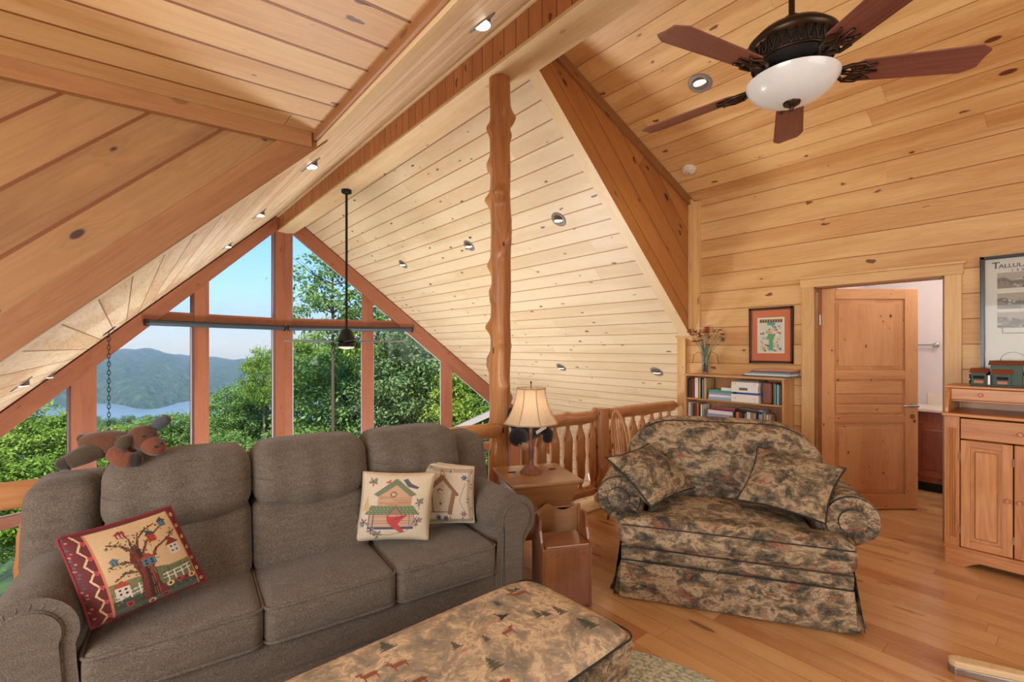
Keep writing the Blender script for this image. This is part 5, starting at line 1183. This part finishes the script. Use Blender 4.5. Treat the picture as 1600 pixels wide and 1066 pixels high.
# miniature building ornament
mb_ = thing('miniature_building', 'green miniature mill building ornament with copper roofs on the cabinet hutch', 'ornament', (4.66, .435, 1.2265), 0)
Gm = flat('green_patina', (66, 84, 76), .5, .4); Cm = flat('copper_roof', (150, 88, 58), .4, .5)
b = MB(); b.box((-.05, -.17, 0), (.10, .10, .012)); b.build('base', Gm, mb_, bevel=.003)
def hut(y0, y1, h, x0=-.03, x1=.08):
    b = MB(); b.box((x0, y0, .012), (x1, y1, h)); w = b.build('wall', Gm, mb_)
    b = MB(); ym = (y0+y1)/2; b.prism([(x0-.012, h), ((x0+x1)/2, h+.032), (x1+.012, h)], y0-.01, y1+.01, ((0, 0, 0), (1, 0, 0), (0, 0, 1), (0, 1, 0))); b.build('roof', Cm, w)
    b = MB(); b.box((x0-.003, ym-.028, h*.55), (x0+.001, ym+.028, h*.78)); b.build('window', M['dark'], w)
    b = MB(); b.box((x0-.004, ym-.024, .018), (x0+.001, ym+.024, h*.42)); b.build('doorway', Cm, w)
hut(.02, .095, .09); hut(-.15, .0, .145); hut(-.10, -.02, .085, -.048, -.02)
b = MB(); b.lathe([(.012, .012), (.012, .075), (0, .08)], (-.055, .005, 0), 12); b.build('silo', M['silver'], mb_, smooth=40)
b = MB(); b.tube([(-.045, .102, .04+.03*0), (-.045, .102, .045)], .004, 6)
for k in range(10): a = 2*PI*k/10; b.tube([(-.01+.034*math.cos(a), .104, .045+.034*math.sin(a)), (-.01+.034*math.cos(a+.63), .104, .045+.034*math.sin(a+.63))], .004, 5); b.tube([(-.01, .104, .045), (-.01+.034*math.cos(a), .104, .045+.034*math.sin(a))], .002, 4)
b.build('water_wheel', M['silver'], mb_)

# ------------------------------------------------------------------ bathroom vanity and towel bar
vn = thing('bathroom_vanity', 'cherry vanity with a cream countertop seen through the open door', 'cabinet', (6.43, 1.05, 0))
b = MB(); b.box((0, -.55, .10), (.54, .55, .83), (0, 0, 1)); b.box((.06, -.55, 0), (.5, .55, .1), mi=1); b.build('body', [M['cherry'], M['dark']], vn)
for y in (-.42, -.05, .32):
    b = MB(); b.box((-.016, y-.16, .16), (0, y+.16, .72), (0, 0, 1)); d = b.build('door', M['cherry'], vn, bevel=.003); b = MB(); b.box((-.024, y-.10, .23), (-.012, y+.10, .65), (0, 0, 1)); b.build('raised_panel', M['cherry'], d, bevel=.008, seg=1)
b = MB(); b.box((-.025, -.57, .83), (.54, .57, .862)); b.build('countertop', M['counter'], vn, bevel=.005); b = MB(); b.box((.52, -.57, .862), (.54, .10, .985)); b.build('backsplash', M['counter'], vn, bevel=.003)
tb_ = thing('towel_bar', 'chrome towel bar on the white bathroom wall', 'towel bar', (6.98, 1.30, 1.525))
b = MB(); b.tube([(-.06, -.20, 0), (-.06, .22, 0)], .007, 10); b.build('rod', M['silver'], tb_, smooth=40)
for y in (-.22, .22): b = MB(); b.lathe([(.028, 0), (.026, .012), (.012, .02), (.012, .055), (.020, .065), (.018, .085), (0, .09)], (0, y, 0), 16, axis=(-1, 0, 0)); b.build('bracket', M['silver'], tb_, smooth=50)

# ------------------------------------------------------------------ ceiling fans
fn_ = thing('ceiling_fan', 'bronze five-blade ceiling fan with a frosted glass bowl light near the camera', 'ceiling fan', (2.375, .868, 0))
def F(prof, name, mat, par=fn_, seg=40): b = MB(); b.lathe(prof, (0, 0, 0), seg); return b.build(name, mat, par, smooth=50)
F([(.075, 3.718), (.07, 3.69), (.045, 3.65), (.02, 3.64), (0, 3.64)], 'canopy', M['bronze']); b = MB(); b.tube([(0, 0, 3.65), (0, 0, 2.98)], .013, 12); b.build('downrod', M['bronze'], fn_, smooth=40)
mh = F([(.0, 3.02), (.03, 3.01), (.04, 2.985), (.08, 2.955), (.150, 2.930), (.185, 2.895), (.184, 2.878), (.168, 2.866), (.168, 2.855)], 'motor_housing', M['bronze'])
b = MB(); b.lathe([(.166, 2.86), (.158, 2.80), (.140, 2.775), (.10, 2.76), (.0, 2.76)], seg=40); b.build('vent_band', M['dark'], mh, smooth=50)
b = MB()
for k in range(28):
    a0 = 2*PI*k/28
    for s_ in (-1, 1): b.tube([((.170-.008*j/4)*math.cos(a0+s_*.112*j/4), (.170-.008*j/4)*math.sin(a0+s_*.112*j/4), 2.866-.064*j/4) for j in range(5)], .0035, 5)
b.tube([(.163*math.cos(k*PI/24), .163*math.sin(k*PI/24), 2.80) for k in range(48)], .006, 6, closed=True); b.build('lattice', M['bronze'], mh, smooth=180)
F([(.10, 2.76), (.13, 2.745), (.10, 2.735), (.075, 2.728), (.0, 2.728)], 'light_fitter', M['bronze'])
n = NT('frosted_alabaster_glass'); v = n.noise(n.obj(), 6, 2)[0]; n.fin(n.mix(n.math('MULTIPLY', v, .4), lin((214, 216, 214)), lin((186, 188, 188))), .35, Subsurface_Weight=.0, Coat_Weight=.5); n.b.inputs['Emission Color'].default_value = lin((230, 232, 235)); n.b.inputs['Emission Strength'].default_value = .12; M['bowl'] = n.m
F([(.180, 2.722), (.190, 2.716), (.186, 2.704), (.166, 2.672), (.128, 2.642), (.075, 2.622), (.0, 2.614)], 'glass_bowl', M['bowl'], seg=56)
F([(.038, 2.622), (.034, 2.608), (.016, 2.598), (.008, 2.590), (.007, 2.580), (0, 2.578)], 'finial', M['bronze'], seg=24)
def fanblade(par, mat, bmat, ang, z, r0, r1, w0, w1, pitch, droop=0, ornate=True, t=.007):
    m = Matrix.Rotation(ang, 4, 'Z') @ Matrix.Translation((0, 0, z)) @ Matrix.Rotation(pitch, 4, 'X')
    P = [(r0, -w0*.35), (r0+.03, -w0*.5), (r1-.05, -w1*.5), (r1-.012, -w1*.36), (r1, -w1*.30), (r1-.004, 0), (r1, w1*.30), (r1-.012, w1*.36), (r1-.05, w1*.5), (r0+.03, w0*.5), (r0, w0*.35)]
    b = MB(); b.prism(P, -t/2, t/2, ((0, 0, 0), (1, 0, 0), (0, 1, 0), (0, 0, 1)), (1, 0, 0)); b.v = [tuple(m @ Vector(p)) for p in b.v]; bl = b.build('blade', mat, par, bevel=.002)
    b = MB()
    if ornate:
        for s_ in (-1, 1):
            b.tube([(r0-.11, 0, .02), (r0-.06, s_*.012, .0), (r0-.02, s_*.045, -.008), (r0+.03, s_*.050, -.010), (r0+.055, s_*.030, -.010), (r0+.085, s_*.044, -.010)], [.011, .010, .009, .008, .008, .005], 8)
            b.tube([(r0-.02, s_*.045, -.008), (r0+.0, s_*.015, -.010), (r0+.035, s_*.010, -.010), (r0+.055, s_*.03, -.010)], .007, 8)
        b.tube([(r0-.04, 0, -.002), (r0+.0, 0, -.010), (r0+.10, 0, -.010)], [.010, .010, .006], 8); b.tube([(r0+.012+.017*math.cos(k*PI/8), .017*math.sin(k*PI/8), -.011) for k in range(16)], .006, 6, closed=True)
    else: b.box((.08, -.018, -.006), (r0+.05, .018, -.001))
    b.v = [tuple(m @ Vector(p)) for p in b.v]; b.build('blade_bracket', bmat, bl, smooth=180 if ornate else None)
for k in range(5): fanblade(fn_, M['blade'], M['bronze'], 2.891-k*2*PI/5, 2.735, .245, .755, .125, .155, math.radians(-12))
f2 = thing('ceiling_fan', 'small dark ceiling fan on a long rod before the glass wall', 'ceiling fan', (2.44, 6.648, 0))
F([(.07, 3.718), (.07, 3.68), (.06, 3.67), (.02, 3.66), (0, 3.66)], 'canopy', M['black'], f2, 24); b = MB(); b.tube([(0, 0, 3.67), (0, 0, 1.74)], .017, 12); b.build('downrod', M['black'], f2, smooth=40)
F([(.02, 1.77), (.06, 1.755), (.08, 1.73), (.10, 1.67), (.125, 1.62), (.125, 1.59), (.09, 1.575), (.0, 1.575)], 'motor_housing', M['black'], f2, 28); F([(.10, 1.575), (.12, 1.55), (.12, 1.51), (.08, 1.505)], 'light_kit', M['black'], f2, 28); F([(.11, 1.51), (.10, 1.49), (.0, 1.470)], 'light_lens', M['white'], f2, 28)
M['pewter'] = flat('pewter_blade', (120, 128, 132), .35, .6)
for k in range(5): fanblade(f2, M['pewter'], M['black'], math.radians(-33+72*k), 1.585, .16, .84, .11, .14, math.radians(9), ornate=False, t=.006)

# ------------------------------------------------------------------ recessed spots, detector, chain
def spot(X, Y, plane, label, group, energy=9, dist=.0, aim=None, cone=118):
    z, nx = (zR(X), -.921) if plane == 'R' else ((zL(X), .966) if plane == 'L' else (zD(X), -.4))
    nrm = Vector((nx, 0, -1)).normalized(); q = Vector((0, 0, -1)).rotation_difference(nrm)
    t = thing('recessed_light', label, 'ceiling light', (X, Y, z), 0, group); t.rotation_mode = 'QUATERNION'; t.rotation_quaternion = q
    b = MB(); b.lathe([(.066, .004), (.068, -.008), (.088, -.008), (.094, -.002), (.094, .002)], seg=32); b.build('trim_ring', M['ring'], t, smooth=60)
    qi = q.inverted(); down = qi @ Vector((0, 0, -1)); c = Vector((0, 0, .010))
    b = MB(); b.lathe([(.070, -.004), (.0, -.003)], seg=32); b.build('baffle', flat('spot_baffle', (96, 76, 60), .5) if 'baf' not in M else M['baf'], t, smooth=50)
    b = MB(); k = .042; b.lathe([(.050, -.055 if plane != 'D' else -.02), (.052, .016 if plane != 'D' else -.002), (.048, .018 if plane != 'D' else -.001)], (0, 0, 0), 28, axis=down); b.build('lamp_hood', M['baf'], t, smooth=50)
    b = MB(); h0 = .017 if plane != 'D' else .004; b.lathe([(.050, h0), (.045, h0+.004), (0, h0+.008)], (0, 0, 0), 28, axis=down); b.build('lens', M['bulb'], t, smooth=60)
    d = bpy.data.lights.new('spot_lamp', 'SPOT'); d.energy = energy; d.color = (1, .87, .70); d.spot_size = math.radians(cone); d.spot_blend = .7; d.shadow_soft_size = .05
    o = bpy.data.objects.new('spot_lamp', d); COL.objects.link(o); o.parent = t; o.location = down*.055; o.rotation_mode = 'QUATERNION'; o.rotation_quaternion = qi
M['baf'] = flat('spot_baffle', (112, 92, 74), .5)
for x, y, l in ((3.779, 3.777, 'recessed spotlight in the pale right slope, nearest to the tall post on its right'), (3.777, 5.553, 'recessed spotlight in the pale right slope, just left of the tall post'), (3.765, 7.562, 'recessed spotlight in the pale right slope, farthest of the upper row'), (5.695, 5.632, 'low recessed spotlight in the pale right slope, just right of the tall post'), (5.70, 3.794, 'low recessed spotlight in the pale right slope, above the short railing')): spot(x, y, 'R', l, 'recessed spotlights in the right slope')
for x, y, l in ((1.642, 2.28, 'recessed spotlight nearest the camera in the pale left slope by the ridge beam'), (1.135, 3.867, 'second recessed spotlight down the pale left slope, beside the dormer corner'), (1.107, 5.527, 'recessed spotlight in the left slope above the left window half'), (1.131, 7.656, 'farthest small recessed spotlight high in the left slope by the glass wall'), (-.712, 8.163, 'brightly lit low recessed spotlight in the left slope close to the window edge'), (-.668, 5.775, 'low recessed spotlight in the left slope nearest the picture left edge')): spot(x, y, 'L', l, 'recessed spotlights in the left slope')
spot(3.603, 1.995, 'D', 'lit recessed ceiling light in the orange pine ceiling beside the fan', None, 14)
sd = thing('smoke_detector', 'round white smoke detector on the orange pine ceiling', 'smoke detector', (4.424, 2.566, zD(4.424))); sd.rotation_euler = (0, math.atan(.4), 0)
b = MB(); b.lathe([(.068, 0), (.068, -.012), (.060, -.018), (.060, -.034), (.050, -.042), (0, -.044)], seg=32); b.build('body', M['white'], sd, smooth=40)
b = MB(); b.lathe([(.006, -.040), (.006, -.046), (0, -.046)], (.015, .0, 0), 12); b.lathe([(.004, -.04), (.004, -.046), (0, -.046)], (-.02, .015, 0), 12); b.build('test_button', M['black'], sd)
ch = thing('hanging_chain', 'black chain hanging from a ceiling plate on the left slope behind the moose', 'chain', (-.131, 7.673, zL(-.131)))
b = MB(); b.lathe([(.085, 0), (.085, -.008), (.03, -.014), (0, -.014)], (0, 0, 0), 24, axis=Vector((-.966, 0, 1))); b.build('ceiling_plate', M['black'], ch, smooth=50)
b = MB()
for k in range(46):
    zc = -.05-.052*k; P = []
    for j in range(12): a = 2*PI*j/12; P.append((.014*math.cos(a) if k % 2 else 0, 0 if k % 2 else .014*math.cos(a), zc+.033*math.sin(a)))
    b.tube(P, .0045, 6, closed=True)
b.build('links', M['black'], ch, smooth=180)
# wooden foot at the lower right edge
ft = thing('curved_foot', 'pale curved wooden foot with a silvery edge, at the bottom edge near the right corner', 'chair foot', (2.93, .40, 0))
P = [(0, .02), (.008, .045), (.03, .058), (.09, .045), (.22, .01), (.40, -.05), (.39, -.09), (.20, -.045), (.05, -.015), (.01, -.005)]
b = MB(); b.prism(P, .03, .062, ((0, 0, 0), (.60, -.80, 0), (.80, .60, 0), (0, 0, 1)), (1, 0, 0)); b.build('foot', M['trimpale'], ft, bevel=.008)
b = MB(); b.prism(P, .0, .032, ((0, 0, 0), (.60, -.80, 0), (.80, .60, 0), (0, 0, 1)), (1, 0, 0)); b.build('metal_edge', M['silver'], ft, bevel=.004)
# ------------------------------------------------------------------ outdoors: lake, hills, trees
def hill():
    rn = random.Random(2); b = MB()
    H = [(-200, 575), (0, 560), (90, 548), (150, 545), (232, 546), (300, 555), (360, 559), (420, 556), (460, 553), (560, 560), (700, 566), (900, 590), (1400, 600)]
    def py(px):
        for (a, ya), (c, yc) in zip(H, H[1:]):
            if a <= px <= c: return ya+(yc-ya)*(px-a)/(c-a)
        return 590
    ph = [rn.uniform(0, 6) for _ in range(8)]
    def fn(u, v):
        px = -200+1600*u; a = math.atan((px-800)/FPX); r0 = 1300; r = r0+2400*v
        shore = 1+.06*math.sin(px*.021+ph[0])+.04*math.sin(px*.05+ph[1])
        d = Vector((math.sin(YAW+a), math.cos(YAW+a), 0)); rr = (r0*shore)*(1-v)+r*v
        top = CAMZ+(HOR-py(px))/FPX*3100*math.cos(a); k = min(1, v/.75); k = k**.8
        z = -122+(top+122)*(.5-.5*math.cos(PI*k))+(9*math.sin(px*.06+v*9+ph[2])+6*math.sin(px*.13-v*15+ph[3])+3*math.sin(px*.31+v*31))*math.sin(PI*min(1, v*1.2))*.9
        if v > .75: z = top-(v-.75)*900
        z += rn.uniform(-3.0, 3.0)*(1 if .02 < v < .76 else 0)
        return d*rr+Vector((0, 0, z))
    b.grid(fn, 260, 60, (3000, 2400)); n = NT('forested_hill'); o = n.obj()
    f = n.noise(o, .035, 5, .7)[0]; g = n.voro(o, .06)['Distance']; c = n.ramp(n.math('ADD', n.math('MULTIPLY', f, .8), n.math('MULTIPLY', g, .25)), [(.35, lin((34, 56, 34))), (.55, lin((58, 86, 48))), (.75, lin((92, 116, 66)))])
    n.bump(n.math('ADD', f, g), 1.0, 12.0); return b.build('forested_hill', n.fin(c, .95), smooth=60)
o = hill(); tag(o, 'forested mountain ridge across the lake in the left window panes', kind='structure')
b = MB(); b.poly([(-3000, 300, -120), (4500, 300, -120), (4500, 3600, -120), (-3000, 3600, -120)]); n = NT('lake_water'); n.bump(n.noise(n.obj(), .05, 4)[0], .2, .5); o = b.build('lake', n.fin(lin((120, 150, 170)), .25)); tag(o, kind='structure')
def slope():
    rn = random.Random(9); b = MB()
    def fn(u, v):
        r = 9+(900-9)*v**2.2; a = -1.25+2.2*u; d = Vector((math.sin(YAW+a), math.cos(YAW+a), 0)); z = -6.5-.135*(r-9)+rn.uniform(-.3, .3)*(1+r*.02)
        return d*r+Vector((0, 0, z))
    b.grid(fn, 80, 60, (400, 400)); n = NT('wooded_slope'); f = n.noise(n.obj(), .6, 5, .7)[0]; c = n.ramp(f, [(.35, lin((28, 44, 22))), (.6, lin((70, 96, 40)))]); return b.build('wooded_slope', n.fin(c, .95), smooth=60)
o = slope(); tag(o, kind='structure')
def leafmat(name, c1, c2, trans=.45):
    n = NT(name); n.n.remove(n.b); df = n.n.new('ShaderNodeBsdfDiffuse'); tn = n.n.new('ShaderNodeBsdfTranslucent'); mx = n.n.new('ShaderNodeMixShader'); mx.inputs[0].default_value = trans
    r = n.sep(n.uv())[0]; q = n.noise(n.obj(), .5, 2)[0]; f = n.math('ADD', n.math('MULTIPLY', r, .6), n.math('MULTIPLY', n.step(q, .35, .65), .5)); c = n.mix(f, lin(c1), lin(c2))
    n.l.new(c, df.inputs[0]); n.l.new(c, tn.inputs[0]); n.l.new(df.outputs[0], mx.inputs[1]); n.l.new(tn.outputs[0], mx.inputs[2]); n.l.new(mx.outputs[0], n.out.inputs[0]); return n.m
LM = {'bright': leafmat('bright_leaves', (84, 126, 42), (186, 204, 96)), 'mid': leafmat('mid_green_leaves', (78, 116, 54), (158, 186, 104)), 'deep': leafmat('deep_green_leaves', (70, 100, 56), (142, 164, 108), .35)}
M['barkout'] = flat('tree_bark', (92, 74, 58), .9)
def leaves(seed, n_cl, per, ls, r=(1, 1, 1), hollow=.55, spread=.16):
    """unit crown: clusters of leaf blades with some gaps"""
    rn = random.Random(seed); V = []; Fc = []; UV = []
    for k in range(n_cl):
        d = Vector((rn.gauss(0, 1), rn.gauss(0, 1), rn.gauss(0, 1))).normalized(); rad = hollow+(1-hollow)*rn.random()**.6
        c = Vector((d.x*rad*r[0], d.y*rad*r[1], d.z*rad*r[2])); s_ = spread*rn.uniform(.6, 1.2)
        for j in range(per):
            p = c+Vector((rn.gauss(0, s_), rn.gauss(0, s_), rn.gauss(0, s_*.6))); nrm = (Vector((rn.gauss(0, .7), rn.gauss(0, .7), 1))).normalized(); t = nrm.cross(Vector((rn.gauss(0, 1), rn.gauss(0, 1), .1))).normalized(); w = nrm.cross(t); l = ls*rn.uniform(.7, 1.3)
            t = t-Vector((0, 0, .35)); b0 = len(V); V += [tuple(p), tuple(p+t*l*.5+w*l*.28), tuple(p+t*l), tuple(p+t*l*.5-w*l*.28)]; Fc.append((b0, b0+1, b0+2, b0+3)); q = rn.random(); UV.append([(q, 0)]*4)
    b = MB(); b.v = V; b.f = Fc; b.uv = UV; b.mi = [0]*len(Fc); return b
CR = {}
def crown(kind, mat, seed):
    key = (kind, mat)
    if key not in CR:
        if kind == 'oak': b = leaves(seed, 430, 60, .060, spread=.095, hollow=.30)
        elif kind == 'sparse': b = leaves(seed, 120, 34, .085, spread=.10, hollow=.25)
        else: b = leaves(seed, 300, 50, .066, spread=.10, hollow=.4)
        o = b.build('foliage', LM[mat], weld=False); CR[key] = o.data; bpy.data.objects.remove(o)
    return CR[key]
def tree(name, label, px, py, depth, rpx, rz, kind, mat, seed, gz=None, group='trees beyond the glass wall', branches=5):
    """crown centre seen at (px,py), radius rpx picture pixels; trunk down to the slope"""
    c = at(px, py, depth); R = rpx/FPX*depth; dist = Vector((c.x, c.y)).length; g = -6.5-.135*(dist-9)-.3; t = thing(name, label, 'tree' if 'bush' not in name else 'bush', (c.x, c.y, g), 0, group); rn = random.Random(seed)
    f = bpy.data.objects.new('foliage', crown(kind, mat, len(CR)+3)); COL.objects.link(f); f.parent = t; f.location = (0, 0, c.z-g); f.scale = (R, R, R*rz); f.rotation_euler = (0, 0, rn.uniform(0, 6))
    b = MB(); h = c.z-g; w = max(.06, R*(.022 if kind == 'sparse' else .05)); b.tube([(.2*w, 0, 0), (rn.uniform(-.3, .3)*w, 0, h*.5), (0, 0, h), (0, 0, h+R*rz*.6)], [w*1.4, w, w*.7, w*.15], 8)
    for k in range(branches):
        a = rn.uniform(0, 6.3); z0 = h-R*rz*rn.uniform(-.2, .5); e = Vector((math.cos(a)*R*.8, math.sin(a)*R*.8, z0+R*rz*rn.uniform(.2, .7))); m_ = Vector((e.x*.45, e.y*.45, z0+(e.z-z0)*.3)); b.tube([(0, 0, z0), m_, e], [w*.45, w*.3, w*.06], 6)
    b.build('trunk', M['barkout'], t, smooth=180); return t
T = [
 ('oak_tree', 'sparse leafy branches against blue sky in the upper right triangular pane', 520, 455, 15, 78, 1.0, 'sparse', 'mid'),
 ('oak_tree', 'leafy tree top rising above the transom near the right roof edge', 590, 520, 16, 70, 1.0, 'sparse', 'bright'),
 ('oak_tree', 'broad green tree filling the pane just right of the centre window post', 540, 640, 19, 105, .95, 'oak', 'mid'),
 ('oak_tree', 'dense dark green tree filling the pane behind the small fan', 650, 600, 15, 95, 1.0, 'oak', 'deep'),
 ('oak_tree', 'olive tree seen low in the rightmost pane beside the tall post', 735, 640, 14, 75, 1.1, 'oak', 'bright'),
 ('oak_tree', 'slim tree rising above the others left of the centre window post', 412, 590, 24, 34, 1.4, 'bush', 'bright'),
 ('oak_tree', 'round green tree at the foot of the pane left of the centre post', 380, 655, 26, 62, .9, 'oak', 'mid'),
 ('oak_tree', 'low green tree in front of the lake, middle-left pane', 262, 700, 22, 72, .75, 'oak', 'mid'),
 ('oak_tree', 'light green tree below the lake, behind the toy moose', 185, 712, 20, 66, .70, 'oak', 'bright'),
 ('oak_tree', 'bright yellow-green tree at the picture left edge', 45, 705, 13, 88, .85, 'oak', 'bright'),
 ('oak_tree', 'bright leafy tree low at the left edge behind the log railing', -20, 790, 11, 110, .8, 'oak', 'bright'),
 ('oak_tree', 'leafy tree low between the second and third window posts', 330, 740, 17, 80, .8, 'bush', 'mid'),
 ('oak_tree', 'leafy tree low behind the right sofa back', 470, 740, 16, 95, .8, 'bush', 'mid'),
 ('oak_tree', 'green tree low behind the tall post and end table', 620, 730, 14, 95, .8, 'bush', 'deep'),
 ('oak_tree', 'leafy treetop between the transom and the small fan', 500, 570, 22, 60, .9, 'oak', 'bright'),
 ('oak_tree', 'dark leafy tree behind the right rafter', 690, 545, 18, 62, 1.0, 'oak', 'deep'),
 ('oak_tree', 'low tree seen between the balusters right of the tall post', 830, 760, 17, 100, .8, 'bush', 'mid'),
]
for i, (nm, lab, px, py, d, r, rz, kind, mat) in enumerate(T): tree(nm, lab, px, py, d, r, rz, kind, mat, 20+i, branches=9 if kind == 'sparse' else 4)
# dark tree line at the near shore of the lake
for i in range(20):
    px = -40+i*27+random.uniform(-5, 5); d = 150+70*(i % 2); py = 662+random.uniform(-7, 7)
    tree('distant_tree', ['dark distant tree in the band below the lake', 'dark distant tree in the band below the lake'][0], px, py+6, d, random.uniform(12.5, 14) if i % 2 == 0 else random.uniform(14, 16), 1.1, 'bush', 'deep', 60+i, group='distant dark trees below the lake', branches=0)

b = MB(); b.box((-3500, 420, -121), (4500, 3900, 260)); n = NT('valley_haze'); n.n.remove(n.b); vs = n.n.new('ShaderNodeVolumeScatter'); vs.inputs['Color'].default_value = (.55, .78, 1, 1); vs.inputs['Density'].default_value = .00052; vs.inputs['Anisotropy'].default_value = .2; n.l.new(vs.outputs[0], n.out.inputs['Volume']); o = b.build('valley_haze', n.m); tag(o, 'blue summer haze lying over the lake and the far ridge', kind='structure')
